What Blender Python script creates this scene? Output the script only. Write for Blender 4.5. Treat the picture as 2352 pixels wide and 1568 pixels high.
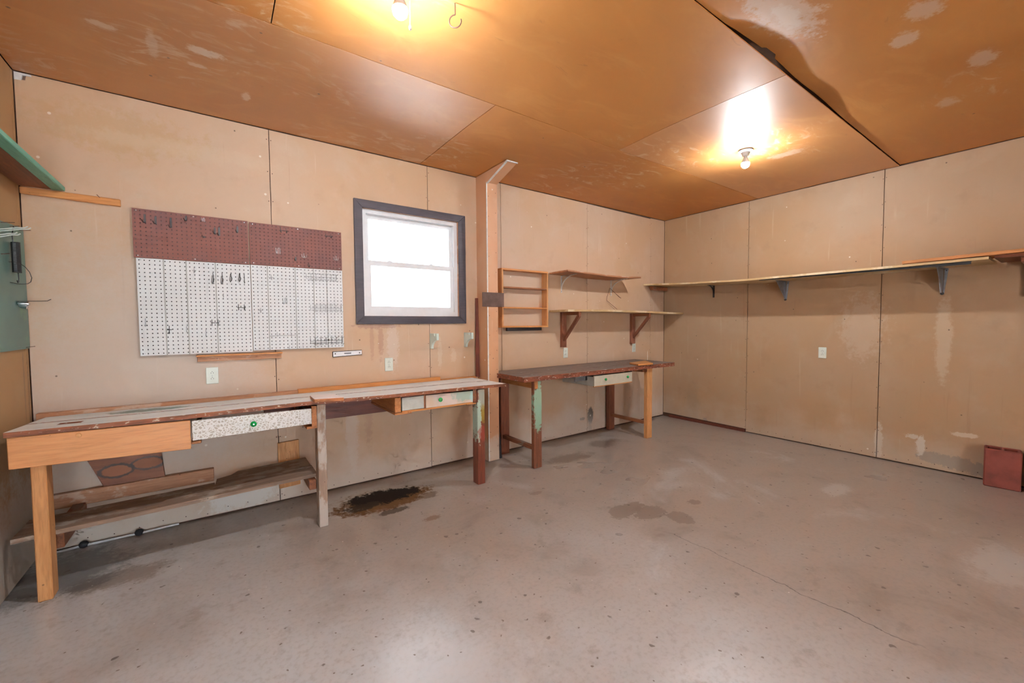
import bpy, bmesh, math, random
from mathutils import Vector, Matrix

# ------------------------------------------------------------------ scene, camera, light, exposure
for o in list(bpy.data.objects): bpy.data.objects.remove(o)
SC = bpy.context.scene
COL = SC.collection
CAM_F = 948.63                      # focal length in pixels of a 2352 wide frame
CAM_POS = Vector((-5.1098, -3.4851, 1.3157))
YAW, PITCH, ROLL = 0.6201, -0.0426, -0.0076
_fw = Vector((math.sin(YAW)*math.cos(PITCH), math.cos(YAW)*math.cos(PITCH), math.sin(PITCH)))
_r0 = Vector((math.cos(YAW), -math.sin(YAW), 0)); _u0 = _r0.cross(_fw)
_rt = _r0*math.cos(ROLL) + _u0*math.sin(ROLL); _up = -_r0*math.sin(ROLL) + _u0*math.cos(ROLL)
cd = bpy.data.cameras.new('camera'); cam = bpy.data.objects.new('camera', cd); COL.objects.link(cam)
cd.sensor_width = 36; cd.lens = CAM_F/2352*36; cd.clip_start = .02
cam.matrix_world = Matrix(((_rt.x, _up.x, -_fw.x, CAM_POS.x), (_rt.y, _up.y, -_fw.y, CAM_POS.y),
                           (_rt.z, _up.z, -_fw.z, CAM_POS.z), (0, 0, 0, 1)))
SC.camera = cam

SKY = (0.80, 0.91, 1.0); SKY_STRENGTH = 12.0
SUN_STRENGTH = 380.0
BULB_NEAR, BULB_FAR = 1600, 1800
w = bpy.data.worlds.new('sky'); SC.world = w; w.use_nodes = True
w.node_tree.nodes['Background'].inputs[0].default_value = (*SKY, 1)
w.node_tree.nodes['Background'].inputs[1].default_value = SKY_STRENGTH
sd = bpy.data.lights.new('sun', 'SUN'); sd.energy = SUN_STRENGTH; sd.angle = math.radians(.6); sd.color = (1, .99, .97)
sun = bpy.data.objects.new('sun', sd); COL.objects.link(sun); sun.location = (6, 2, 12)
sun.rotation_euler = Vector((-.5, -.05, -.87)).to_track_quat('-Z', 'Y').to_euler()      # from the right, over the right wall: none falls in directly
vs = SC.view_settings
SC.display_settings.display_device = 'sRGB'
vs.view_transform = 'Standard'; vs.look = 'None'; vs.gamma = 1; vs.exposure = 0.28; vs.use_curve_mapping = False
try:
    SC.cycles.use_denoising = True
    SC.cycles.max_bounces = 8; SC.cycles.diffuse_bounces = 4; SC.cycles.glossy_bounces = 3; SC.cycles.use_adaptive_sampling = True; SC.cycles.adaptive_threshold = .18; SC.cycles.adaptive_min_samples = 10; SC.cycles.use_light_tree = False
    SC.cycles.sample_clamp_indirect = 6
except Exception: pass

# ------------------------------------------------------------------ room dimensions (metres)
XL, XR, YB, YF, H = -5.979, 0.0, 0.0, -7.2, 2.73
SX1, SX2, SX3 = -4.7623, -3.5387, -1.5197       # seams of the back wall panels
SY = [-1.1235, -2.3285, -3.55, -4.77, -5.99]    # seams of the right wall panels
SYA, SYB, SYC = -1.22, -2.431, -3.65             # seams across the ceiling

def at(u, v, **k):
    """point of the room seen at photo pixel (u, v) on the plane x=, y= or z= given"""
    d = _rt*((u-1176)/CAM_F) + _up*((784-v)/CAM_F) + _fw
    (a, val), = k.items(); i = 'xyz'.index(a)
    return CAM_POS + d*((val-CAM_POS[i])/d[i])

# ------------------------------------------------------------------ materials
class N:
    def __init__(s, name):
        s.m = bpy.data.materials.new(name); s.m.use_nodes = True
        s.t = s.m.node_tree; s.b = s.t.nodes['Principled BSDF']
    def new(s, typ, **kw):
        n = s.t.nodes.new(typ)
        for k, v in kw.items(): setattr(n, k, v)
        return n
    def put(s, sock, v):
        if isinstance(v, bpy.types.NodeSocket): s.t.links.new(v, sock)
        elif isinstance(v, (int, float)):
            try: sock.default_value = v
            except TypeError: sock.default_value = (v, v, v)
        else:
            v = tuple(v)
            try: sock.default_value = v if len(v) == len(sock.default_value) else v+(1,)
            except TypeError: sock.default_value = v
    def pos(s): return s.new('ShaderNodeNewGeometry').outputs['Position']
    def normal(s): return s.new('ShaderNodeNewGeometry').outputs['True Normal']
    def scale(s, v, sc, off=(0, 0, 0)):
        n = s.new('ShaderNodeMapping'); s.put(n.inputs['Vector'], v); n.inputs['Scale'].default_value = sc
        n.inputs['Location'].default_value = off
        return n.outputs[0]
    def noise(s, v, sc, det=4, rough=.55, dist=0):
        n = s.new('ShaderNodeTexNoise'); s.put(n.inputs['Vector'], v); n.inputs['Scale'].default_value = sc
        n.inputs['Detail'].default_value = det; n.inputs['Roughness'].default_value = rough
        n.inputs['Distortion'].default_value = dist
        return n.outputs[0]
    def vor(s, v, sc, feat='F1'):
        n = s.new('ShaderNodeTexVoronoi', feature=feat); s.put(n.inputs['Vector'], v); n.inputs['Scale'].default_value = sc
        return n
    def step(s, f, a, b):
        n = s.new('ShaderNodeMapRange', interpolation_type='SMOOTHSTEP'); s.put(n.inputs[0], f)
        n.inputs[1].default_value = a; n.inputs[2].default_value = b
        n.inputs[3].default_value = 0; n.inputs[4].default_value = 1
        return n.outputs[0]
    def mix(s, f, a, b, mode='MIX'):
        n = s.new('ShaderNodeMix', data_type='RGBA', blend_type=mode)
        s.put(n.inputs[0], f); s.put(n.inputs[6], a); s.put(n.inputs[7], b)
        return n.outputs[2]
    def math(s, op, a, b=0):
        n = s.new('ShaderNodeMath', operation=op); s.put(n.inputs[0], a); s.put(n.inputs[1], b)
        return n.outputs[0]
    def mul(s, a, b): return s.math('MULTIPLY', a, b)
    def xyz(s, v):
        n = s.new('ShaderNodeSeparateXYZ'); s.put(n.inputs[0], v); return n.outputs
    def blob(s, p, c, r, nsc=12, amt=.5, soft=.25):
        """mask of a stain or tint patch round point c with radii r and a ragged border"""
        n = s.new('ShaderNodeVectorMath', operation='SUBTRACT'); s.put(n.inputs[0], p); n.inputs[1].default_value = c
        d = s.new('ShaderNodeVectorMath', operation='DIVIDE'); s.put(d.inputs[0], n.outputs[0]); d.inputs[1].default_value = r
        l = s.new('ShaderNodeVectorMath', operation='LENGTH'); s.put(l.inputs[0], d.outputs[0])
        k = min((6, 13, 30), key=lambda a: abs(math.log(a/nsc)))      # a few shared noises keep the shader quick
        if not hasattr(s, 'shared'): s.shared = {}
        if k not in s.shared: s.shared[k] = s.math('SUBTRACT', s.noise(p, k, 6, .72), .5)
        if 31 not in s.shared: s.shared[31] = s.math('SUBTRACT', s.noise(p, 42, 3, .7), .5)
        f = s.math('ADD', l.outputs['Value'], s.mul(s.shared[k], amt*3.4))
        f = s.math('ADD', f, s.mul(s.shared[31], .35+amt*.9))
        return s.step(f, 1+soft/2, 1-soft/2)
    def bump(s, h, strength=.3, dist=.01):
        n = s.new('ShaderNodeBump'); n.inputs['Strength'].default_value = strength; n.inputs['Distance'].default_value = dist
        s.put(n.inputs['Height'], h); s.put(s.b.inputs['Normal'], n.outputs[0])
    def out(s, col, rough=.6, spec=.5, metal=0, coat=0):
        s.put(s.b.inputs['Base Color'], col); s.put(s.b.inputs['Roughness'], rough)
        s.put(s.b.inputs['Specular IOR Level'], spec); s.put(s.b.inputs['Metallic'], metal)
        s.b.inputs['Coat Weight'].default_value = coat; s.b.inputs['Coat Roughness'].default_value = .52
        return s.m

def plain(name, c, rough=.5, metal=0, var=.12, sc=25, spec=.5):
    n = N(name); p = n.pos(); f = n.noise(p, sc, 4)
    return n.out(n.mix(n.step(f, .3, .7), c, tuple(x*(1-var*2) for x in c)), rough, spec, metal)

def wood(name, c1, c2, axis='x', rough=.6, knots=.0, worn=None, worn_amt=.5, grain=1.0, spec=.35):
    """sawn timber with grain along an axis; worn = colour of dirt or old paint left on it"""
    n = N(name); p = n.pos()
    k = {'x': (2.2, 26, 26), 'y': (26, 2.2, 26), 'z': (26, 26, 2.2)}[axis]
    q = n.scale(p, tuple(a*grain for a in k))
    f = n.noise(q, 1.6, 6, .62, 1.2)
    g = n.noise(q, 6, 3, .5)
    c = n.mix(n.step(f, .3, .72), c1, c2)
    c = n.mix(n.mul(n.step(g, .45, .75), .35), c, tuple(x*.55 for x in c2))
    if worn:
        m = n.step(n.noise(n.scale(p, tuple(max(a*.12, 1.6) for a in k)), 2.4, 7, .68), .62-.3*worn_amt, .70-.3*worn_amt)
        c = n.mix(n.mul(m, .85), c, worn)
    sp = n.vor(p, 17); sm = n.step(sp.outputs['Distance'], .09, .05)
    c = n.mix(n.mul(sm, .55), c, (.05, .03, .02))
    n.bump(f, .25, .004)
    return n.out(c, rough, spec)

def paint_wall(name, stains_tints=(), lower_white=0.0, tint=(1, 1, 1)):
    n = N(name); p = n.pos()
    t = lambda c: tuple(a*b for a, b in zip(c, tint))
    big = n.noise(p, .9, 3, .5); mid = n.noise(p, 3.2, 5, .6, .4)
    c = n.mix(n.step(big, .35, .65), t((.57, .42, .305)), t((.57, .385, .24)))
    c = n.mix(n.mul(n.step(mid, .5, .75), .35), c, t((.62, .51, .40)))
    c = n.mix(n.mul(n.step(n.noise(p, 5, 4, .6), .54, .74), .3), c, t((.46, .30, .195)))
    # run marks: narrow, long in z
    s1 = n.noise(n.scale(p, (17, 17, .75)), 1.4, 4, .6); sz = n.noise(p, 1.1, 2)
    c = n.mix(n.mul(n.mul(n.step(s1, .63, .72), n.step(sz, .48, .6)), .28), c, t((.42, .25, .16)))
    s2 = n.noise(n.scale(p, (21, 21, .9), (3, 5, 2)), 1.3, 4, .6)
    c = n.mix(n.mul(n.mul(n.step(s2, .62, .7), n.step(sz, .55, .42)), .3), c, t((.72, .62, .5)))
    for (cc, r, col, a, nsc, am, soft) in stains_tints:
        c = n.mix(n.mul(n.blob(p, cc, r, nsc, am, soft), a), c, col)
    if lower_white:
        z = n.xyz(p)[2]
        f = n.math('ADD', z, n.mul(n.math('SUBTRACT', n.noise(p, 2.6, 5, .6), .5), .7))
        c = n.mix(n.mul(n.step(f, .42, .02), lower_white), c, (.70, .65, .58))
    v = n.vor(p, 7.5); d = n.step(v.outputs['Distance'], .055, .03)
    dsel = n.step(n.xyz(v.outputs['Color'])[0], .45, .5)
    c = n.mix(n.mul(n.mul(d, dsel), .8), c, (.10, .06, .04))
    v2 = n.vor(n.scale(p, (1, 1, 1), (7, 3, 5)), 5.2); d2 = n.step(v2.outputs['Distance'], .05, .03)
    c = n.mix(n.mul(n.mul(d2, n.step(n.xyz(v2.outputs['Color'])[1], .5, .55)), .8), c, (.78, .72, .62))
    n.bump(n.noise(p, 60, 3), .05, .002)
    return n.out(c, .55, .4)

M = {}
BW_STAINS_TINT = [((-5.52, 0, .95), (.55, 1, .85), (.58, .535, .49), .5, 6, .35, 1.2),  # grey scuffed zone with the cool daylight tint painted into the wall colour
        ((-3.985, 0, 1.19), (.022, .1, .15), (.42, .24, .17), .55, 30, .8, .5),
        ((-4.06, 0, 1.2), (.018, .1, .17), (.45, .27, .19), .5, 30, .8, .5),
        ((-3.88, 0, 1.15), (.05, .1, .2), (.66, .53, .44), .6, 20, .7, .6),
        ((-4.0, 0, 1.305), (.17, .1, .022), (.38, .22, .17), .6, 30, .9, .5),
        ((-3.44, 0, 1.05), (.02, .1, .13), (.66, .55, .42), .45, 40, .6, .4),
        ((-3.30, 0, 1.02), (.03, .1, .06), (.66, .55, .42), .4, 40, .9, .4),
        ((-4.23, 0, .42), (.045, .1, .3), (.62, .48, .38), .7, 14, .7, .6),
        ((-4.10, 0, .55), (.03, .1, .22), (.42, .25, .17), .4, 20, .9, .8),
        ((-5.0, 0, .62), (.25, .1, .07), (.45, .28, .22), .5, 16, 1.2, .7),
        ((-5.55, 0, 2.5), (.35, .1, .12), (.52, .33, .16), .5, 9, 1.0, .8),
        ((-5.2, 0, 2.47), (.5, .1, .05), (.62, .47, .33), .35, 8, 1.0, .9),
        ((-5.0, 0, .10), (.2, .1, .09), (.78, .74, .70), .8, 10, .8, .5),
        ((-1.464, 0, .201), (.047, .1, .10), (.045, .035, .03), .9, 20, .25, .35),
        ((-1.464, 0, .201), (.009, .1, .012), (.8, .75, .7), 1, 20, .1, .2),
        ((-1.60, 0, .18), (.04, .1, .018), (.10, .07, .05), .8, 30, .5, .4),
        ((-1.35, 0, .30), (.05, .1, .16), (.62, .48, .36), .8, 14, .6, .5),
        ((-1.47, 0, .06), (.03, .1, .07), (.30, .2, .14), .7, 30, .7, .6),
        ((-0.36, 0, .86), (.006, .1, .07), (.85, .8, .72), 1, 40, .4, .3)]
M['wall_back'] = paint_wall('wall_paint_back', BW_STAINS_TINT, .55, (1.0, .96, .94))
RWST = [((0, -2.72, .105), (.1, .11, .05), (.27, .20, .145), .9, 26, .55, .12),
        ((0, -2.86, .095), (.1, .12, .06), (.27, .20, .145), .9, 26, .55, .12),
        ((0, -2.98, .075), (.1, .09, .05), (.27, .20, .145), .9, 26, .55, .12),
        ((0, -2.63, .20), (.1, .028, .085), (.62, .55, .47), .8, 30, .6, .4),
        ((0, -2.58, .27), (.1, .05, .02), (.62, .55, .47), .7, 30, .8, .4),
        ((0, -2.34, .16), (.1, .03, .16), (.62, .53, .43), .6, 18, .6, .5),
        ((0, -2.9, .35), (.1, .07, .02), (.64, .52, .40), .7, 14, .7, .4),
        ((0, -.45, .12), (.1, .10, .35), (.30, .22, .15), .35, 8, .7, .9),
        ((0, -.62, .03), (.1, .03, .06), (.24, .18, .14), .8, 30, .7, .3),
        ((0, -2.2, 1.25), (.1, .16, .28), (.60, .47, .36), .35, 9, .8, .7),
        ((0, -2.75, 1.15), (.1, .05, .35), (.62, .50, .37), .4, 12, .6, .6)]
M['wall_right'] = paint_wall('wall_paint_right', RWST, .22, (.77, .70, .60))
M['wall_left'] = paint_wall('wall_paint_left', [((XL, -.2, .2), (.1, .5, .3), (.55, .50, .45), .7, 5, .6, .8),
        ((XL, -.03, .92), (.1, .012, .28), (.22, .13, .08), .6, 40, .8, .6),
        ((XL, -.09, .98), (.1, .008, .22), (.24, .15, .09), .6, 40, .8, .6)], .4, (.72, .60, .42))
M['backing'] = plain('framing_behind_panels', (.10, .05, .03), .9)
M['post_box'] = paint_wall('post_paint', [((-2.96, -.19, .1), (.2, .1, .12), (.62, .54, .44), .6, 12, .5, .6)], 0, (1.1, .84, .70))
M['raw_edge'] = plain('raw_gypsum_edge', (.80, .78, .75), .8, var=.1)

def ceiling_mat(name='ceiling_hardboard', coat=.15, coat_ior=1.5):
    n = N(name); p = n.pos()
    big = n.noise(p, .8, 3, .5, .6); mid = n.noise(n.scale(p, (1, 2.2, 1)), 2.2, 5, .6, 1.2)
    c = n.mix(n.step(big, .35, .65), (.56, .228, .052), (.48, .182, .038))
    c = n.mix(n.mul(n.step(mid, .48, .72), .4), c, (.64, .30, .085))
    sm = n.noise(n.scale(p, (2.2, 4.5, 1), (3, 1, 0)), 1.7, 6, .66, 2.0)
    reg = n.step(n.noise(p, .9, 2), .52, .64)
    c = n.mix(n.mul(n.mul(n.step(sm, .5, .7), reg), .75), c, (.66, .46, .30))
    for cc, r, a in (((-5.12, -.78, H), (.07, .035, .2), .75), ((-5.15, -.62, H), (.04, .02, .2), .6), ((-5.5, -.75, H), (.05, .02, .2), .6),
                     ((-4.92, -.42, H), (.02, .05, .2), .6), ((-5.33, -.70, H), (.02, .12, .2), .4),
                     ((-2.95, -2.62, H), (.28, .10, .2), .5), ((-2.45, -3.0, H), (.08, .06, .2), .45), ((-2.25, -2.9, H), (.07, .05, .2), .5),
                     ((-1.7, -3.1, H), (.10, .05, .2), .4), ((-1.2, -2.9, H), (.07, .05, .2), .35), ((-1.15, -1.95, H), (.06, .12, .2), .35),
                     ((-2.9, -2.62, H), (.12, .04, .2), .55)):
        c = n.mix(n.mul(n.blob(p, cc, r, 9, .7, .6), a), c, (.74, .60, .48))
    c = n.mix(n.mul(n.step(n.noise(n.scale(p, (3, 7, 1)), 2, 5, .65, 1), .64, .76), .3), c, (.22, .085, .025))
    v = n.vor(p, 3.3); d = n.step(v.outputs['Distance'], .035, .018)
    c = n.mix(n.mul(d, .85), c, (.08, .04, .02))
    n.bump(n.noise(p, 5, 4), .06, .01)
    n.b.inputs['Coat IOR'].default_value = coat_ior
    return n.out(c, n.math('ADD', .48, n.mul(mid, .14)), .5, coat=coat)
M['ceiling'] = ceiling_mat()
M['ceiling_gloss'] = ceiling_mat('ceiling_hardboard_glossier_varnish', 1.0, 1.75)

def floor_mat():
    n = N('concrete'); p = n.pos()
    big = n.noise(p, .55, 4, .55, .5); mid = n.noise(p, 2.1, 6, .62, .6); fine = n.noise(p, 45, 4, .6)
    X, Y, Z = n.xyz(p)
    # grey to darker brown: light falloff across the room put into the concrete colour
    d = n.math('ADD', n.mul(n.math('ADD', X, 4.6), .28), n.mul(n.math('ADD', Y, 2.6), .22))
    g = n.math('ADD', d, n.mul(n.math('SUBTRACT', big, .5), 1.5))
    c = n.mix(n.step(g, -.2, .75), (.55, .565, .59), (.385, .325, .28))
    c = n.mix(n.mul(n.step(mid, .5, .72), n.math('ADD', .12, n.mul(n.step(g, -.3, .6), .45))), c, (.255, .21, .175))
    c = n.mix(n.mul(n.step(n.noise(p, 1.6, 5, .6, .8), .56, .74), .5), c, (.60, .61, .62))
    c = n.mix(n.mul(n.step(n.noise(n.scale(p, (1, 1, 1), (9, 4, 0)), 6.5, 5, .66), .56, .70), .36), c, (.20, .16, .13))
    c = n.mix(n.mul(n.step(fine, .45, .7), .28), c, (.25, .22, .2))
    def st(cc, r, col, a, nsc=12, amt=.5, soft=.25):
        nonlocal c
        c = n.mix(n.mul(n.blob(p, (cc[0], cc[1], 0), (r[0], r[1], 1), nsc, amt, soft), a), c, col)
    # oil spill under the right half of the long bench
    st((-4.12, -.40), (.36, .20), (.30, .21, .13), .7, 7, .7, .5)
    st((-4.14, -.44), (.34, .17), (.15, .066, .02), .9, 8, .6, .2)
    st((-4.12, -.37), (.27, .13), (.010, .006, .004), .98, 8, .6, .25)
    st((-4.30, -.46), (.13, .06), (.04, .024, .014), .9, 10, .7, .3)
    st((-4.13, -.66), (.12, .035), (.06, .033, .018), .9, 12, .8, .3)
    st((-3.82, -.55), (.10, .05), (.12, .07, .035), .75, 14, .9, .4)
    st((-3.95, -.92), (.06, .03), (.20, .11, .05), .7, 16, .9, .4)
    st((-3.5, -.20), (.35, .06), (.30, .22, .15), .6, 8, 1.0, .4)
    oil = n.blob(p, (-4.13, -.41, 0), (.33, .17, 1), 8, .6, .3)      # soaked in, dull
    # scaled patch in the middle
    st((-2.80, -1.62), (.16, .085), (.25, .20, .165), .85, 7, .7, .12)
    st((-2.70, -1.74), (.14, .09), (.25, .20, .165), .85, 7, .7, .12)
    st((-2.60, -1.92), (.07, .09), (.25, .20, .165), .85, 8, .7, .12)
    st((-2.30, -1.83), (.05, .04), (.22, .17, .14), .8, 12, .7, .2)
    st((-3.13, -1.02), (.05, .03), (.24, .18, .14), .7, 16, .7, .3)
    st((-2.35, -.55), (.25, .10), (.17, .125, .09), .75, 6, .7, .6)
    st((-2.2, -.62), (.08, .045), (.2, .14, .1), .7, 12, .6, .3)
    st((-1.7, -.42), (.22, .10), (.16, .11, .08), .7, 7, .7, .6)
    st((-1.21, -2.37), (.16, .07), (.50, .47, .44), .8, 6, .6, .5)
    st((-1.69, -3.25), (.28, .12), (.52, .50, .48), .7, 6, .7, .6)
    st((-5.38, -.62), (.14, .07), (.56, .55, .54), .7, 7, .7, .6)
    st((-5.55, -.55), (.20, .10), (.22, .17, .13), .7, 6, .7, .6)
    st((-5.8, -.35), (.25, .25), (.10, .10, .10), .75, 6, .7, .7)
    st((-4.62, -2.25), (.42, .30), (.58, .58, .60), .7, 4, .7, .9)
    # specks: dropped paint and oil
    for sc, lo, hi, col, sel, off in ((9, .11, .07, (.12, .10, .085), .55, (0, 0, 0)), (21, .13, .08, (.14, .10, .07), .55, (3, 2, 0)),
                                      (14, .06, .04, (.74, .72, .68), .80, (5, 8, 0)), (4.5, .075, .05, (.13, .105, .09), .45, (1, 9, 0))):
        q = n.scale(p, (1, 1, 0), off)
        qq = n.new('ShaderNodeVectorMath', operation='ADD'); n.put(qq.inputs[0], q)
        nn = n.new('ShaderNodeTexNoise'); n.put(nn.inputs['Vector'], p); nn.inputs['Scale'].default_value = 30
        sc_ = n.new('ShaderNodeVectorMath', operation='SCALE'); n.put(sc_.inputs[0], nn.outputs['Color']); sc_.inputs['Scale'].default_value = .03
        n.put(qq.inputs[1], sc_.outputs[0])
        v = n.vor(qq.outputs[0], sc); k = n.mul(n.step(v.outputs['Distance'], lo, hi), n.step(n.xyz(v.outputs['Color'])[0], sel, sel+.04))
        c = n.mix(n.mul(k, .85), c, col)
    # hairline crack
    dx = n.math('ADD', X, n.math('ADD', 2.84, n.mul(n.math('SUBTRACT', n.noise(p, 6, 4), .5), .12)))
    cr = n.mul(n.step(n.math('ABSOLUTE', dx), .004, .0015), n.mul(n.step(Y, -3.2, -3.0), n.step(Y, -1.9, -2.1)))
    c = n.mix(n.mul(cr, .8), c, (.09, .08, .07))
    n.bump(n.math('ADD', mid, n.mul(fine, .4)), .12, .004)
    return n.out(c, n.math('ADD', n.math('ADD', .22, n.mul(big, .16)), n.mul(oil, .35)), n.math('SUBTRACT', .8, n.mul(oil, .65)))
M['floor'] = floor_mat()

M['pine'] = wood('orange_pine', (.70, .31, .10), (.58, .23, .07), 'x', .45)
M['pine_y'] = wood('orange_pine_cross', (.58, .25, .085), (.42, .15, .05), 'y', .5)
M['pine_z'] = wood('orange_pine_upright', (.70, .35, .14), (.58, .26, .09), 'z', .5)
M['pine_worn'] = wood('worn_pine_ledge', (.56, .30, .17), (.44, .21, .11), 'x', .6, worn=(.62, .45, .34), worn_amt=.3)
M['apron'] = wood('apron_pine', (.74, .36, .15), (.66, .29, .11), 'x', .4, grain=.7)
M['red_wood'] = wood('dark_red_stained_wood', (.17, .045, .025), (.10, .03, .02), 'x', .45)
M['red_wood_z'] = wood('dark_red_stained_stick', (.19, .055, .035), (.12, .035, .025), 'z', .45)
M['brown_leg'] = wood('reddish_post_wood', (.24, .075, .035), (.15, .045, .025), 'z', .5)
M['brown_y'] = wood('reddish_brown_crosswood', (.30, .11, .045), (.18, .06, .03), 'y', .55, worn=(.20, .15, .12), worn_amt=.15)
M['old_plank'] = wood('weathered_plank', (.34, .23, .165), (.22, .145, .105), 'x', .75, worn=(.44, .36, .29), worn_amt=.42)
M['grey_leg'] = wood('weathered_grey_post', (.46, .33, .24), (.34, .23, .17), 'z', .75, worn=(.52, .47, .42), worn_amt=.45)
M['osb'] = wood('raw_plywood_edge', (.66, .47, .25), (.52, .33, .15), 'x', .6, worn=(.72, .58, .38), worn_amt=.4)
M['osb_y'] = wood('raw_plywood_edge_side', (.66, .47, .25), (.52, .33, .15), 'y', .6, worn=(.72, .58, .38), worn_amt=.4)
M['shelf_red'] = wood('red_brown_shelf', (.42, .17, .07), (.28, .10, .04), 'x', .5)
M['bracket_wood'] = wood('brown_bracket_wood', (.27, .095, .05), (.19, .065, .035), 'z', .5)
M['green_edge'] = wood('sea_green_paint', (.13, .42, .30), (.10, .34, .25), 'y', .4, worn=(.07, .2, .15), worn_amt=.1)
M['shelf_under'] = wood('dark_brown_board', (.20, .055, .02), (.12, .035, .015), 'y', .5)

def bench_top(name, light, mid, dark, edge, edge_chip, green=None):
    n = N(name); p = n.pos()
    q = n.scale(p, (1.3, 9, 9)); f = n.noise(q, 1.8, 7, .66, 1.0); g = n.noise(n.scale(p, (.8, 4, 4), (4, 2, 0)), 2.3, 6, .62, .8)
    c = n.mix(n.step(f, .38, .66), light, mid)
    c = n.mix(n.mul(n.step(g, .55, .74), .6), c, dark)
    c = n.mix(n.mul(n.step(n.noise(p, 7, 6, .68), .62, .72), .6), c, tuple(x*.5 for x in dark))
    c = n.mix(n.mul(n.step(n.noise(n.scale(p, (1, 3, 1), (2, 7, 1)), 9, 4, .6), .66, .72), .7), c, (.80, .79, .77))
    if green:
        c = n.mix(n.mul(n.blob(p, (green[0], green[1], .82), (.17, .07, .3), 9, .8, .6), .75), c, (.10, .19, .15))
    e = n.mix(n.step(n.noise(n.scale(p, (4, 20, 20)), 2, 5, .6), .4, .65), edge, tuple(x*.5 for x in edge))
    chip = n.step(n.noise(n.scale(p, (22, 10, 40)), 1.6, 4, .6), .58, .64)
    e = n.mix(n.mul(chip, .85), e, edge_chip)
    up = n.step(n.xyz(n.normal())[2], .4, .6)
    n.bump(f, .2, .003)
    return n.out(n.mix(up, e, c), .6, .4)
M['bench_top'] = bench_top('grey_painted_bench_top', (.78, .79, .79), (.68, .68, .66), (.40, .38, .33), (.30, .10, .045), (.66, .58, .46), (-5.453, -.2))
M['bench2_top'] = bench_top('dark_bench_top', (.24, .185, .16), (.17, .12, .10), (.10, .07, .06), (.26, .075, .035), (.58, .45, .38))
M['block_top'] = bench_top('small_painted_board', (.84, .77, .74), (.78, .69, .65), (.66, .55, .5), (.55, .19, .06), (.6, .28, .12))

def crackle():
    n = N('crackled_white_paint'); p = n.pos()
    q = n.new('ShaderNodeVectorMath', operation='ADD'); n.put(q.inputs[0], p)
    nn = n.new('ShaderNodeTexNoise'); n.put(nn.inputs['Vector'], p); nn.inputs['Scale'].default_value = 40
    sc_ = n.new('ShaderNodeVectorMath', operation='SCALE'); n.put(sc_.inputs[0], nn.outputs['Color']); sc_.inputs['Scale'].default_value = .012
    n.put(q.inputs[1], sc_.outputs[0])
    v = n.vor(n.scale(q.outputs[0], (1, .1, 1.25)), 62, 'DISTANCE_TO_EDGE')
    c = n.mix(n.step(v.outputs['Distance'], .10, .20), (.80, .79, .76), (.52, .47, .40))
    c = n.mix(n.mul(n.step(n.noise(p, 5, 3), .5, .66), .65), c, (.76, .76, .75))
    c = n.mix(n.mul(n.step(n.noise(p, 26, 4), .67, .72), .8), c, (.42, .24, .17))
    n.bump(v.outputs['Distance'], .3, .003)
    return n.out(c, .55)
M['crackle'] = crackle()
def pinkdrawer():
    n = N('pink_and_green_faded_paint'); p = n.pos()
    c = n.mix(n.step(n.noise(p, 7, 4, .6), .4, .65), (.70, .57, .50), (.68, .50, .36))
    c = n.mix(n.mul(n.blob(p, (-3.53, -.6, .755), (.10, .2, .045), 16, .7, .5), .75), c, (.33, .48, .38))
    c = n.mix(n.mul(n.blob(p, (-3.45, -.6, .745), (.025, .2, .06), 20, .5, .4), .8), c, (.42, .60, .56))
    return n.out(c, .5)
M['pink'] = pinkdrawer()
M['grey_panel'] = plain('pale_grey_paint', (.55, .54, .48), .5, var=.06)
M['cream_drawer'] = plain('cream_drawer_paint', (.58, .52, .40), .5, var=.05)
def greenleg(name, base, cz, rz, cx):
    n = N(name); p = n.pos()
    q = n.scale(p, (26, 26, 2.2)); f = n.noise(q, 1.6, 6, .62, 1)
    c = n.mix(n.step(f, .3, .7), base, tuple(x*.6 for x in base))
    c = n.mix(n.mul(n.blob(p, (cx, -.6, cz), (.055, .08, rz), 16, .5, .3), .9), c, (.30, .47, .33))
    c = n.mix(n.mul(n.step(n.noise(n.scale(p, (30, 30, 8)), 1.5, 4), .62, .7), .6), c, (.07, .04, .03))
    n.bump(f, .25, .004)
    return n.out(c, .5)
M['green_leg'] = greenleg('peeling_green_post', (.26, .085, .04), .56, .24, -2.755)
def paintleg():
    n = N('many_coloured_peeling_post'); p = n.pos()
    f = n.noise(n.scale(p, (26, 26, 2.2)), 1.6, 6, .62, 1)
    c = n.mix(n.step(f, .3, .7), (.24, .06, .03), (.15, .04, .022))
    c = n.mix(n.mul(n.blob(p, (-3.35, -.61, .72), (.05, .2, .11), 20, .5, .5), .85), c, (.40, .42, .34))
    c = n.mix(n.mul(n.blob(p, (-3.35, -.61, .58), (.04, .2, .07), 20, .6, .6), .85), c, (.36, .24, .04))
    c = n.mix(n.mul(n.blob(p, (-3.395, -.61, .52), (.022, .2, .17), 26, .6, .3), .85), c, (.45, .60, .50))
    c = n.mix(n.mul(n.blob(p, (-3.36, -.61, .42), (.04, .2, .06), 20, .6, .5), .7), c, (.33, .05, .03))
    n.bump(f, .25, .004)
    return n.out(c, .4)
M['paint_leg'] = paintleg()

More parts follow.
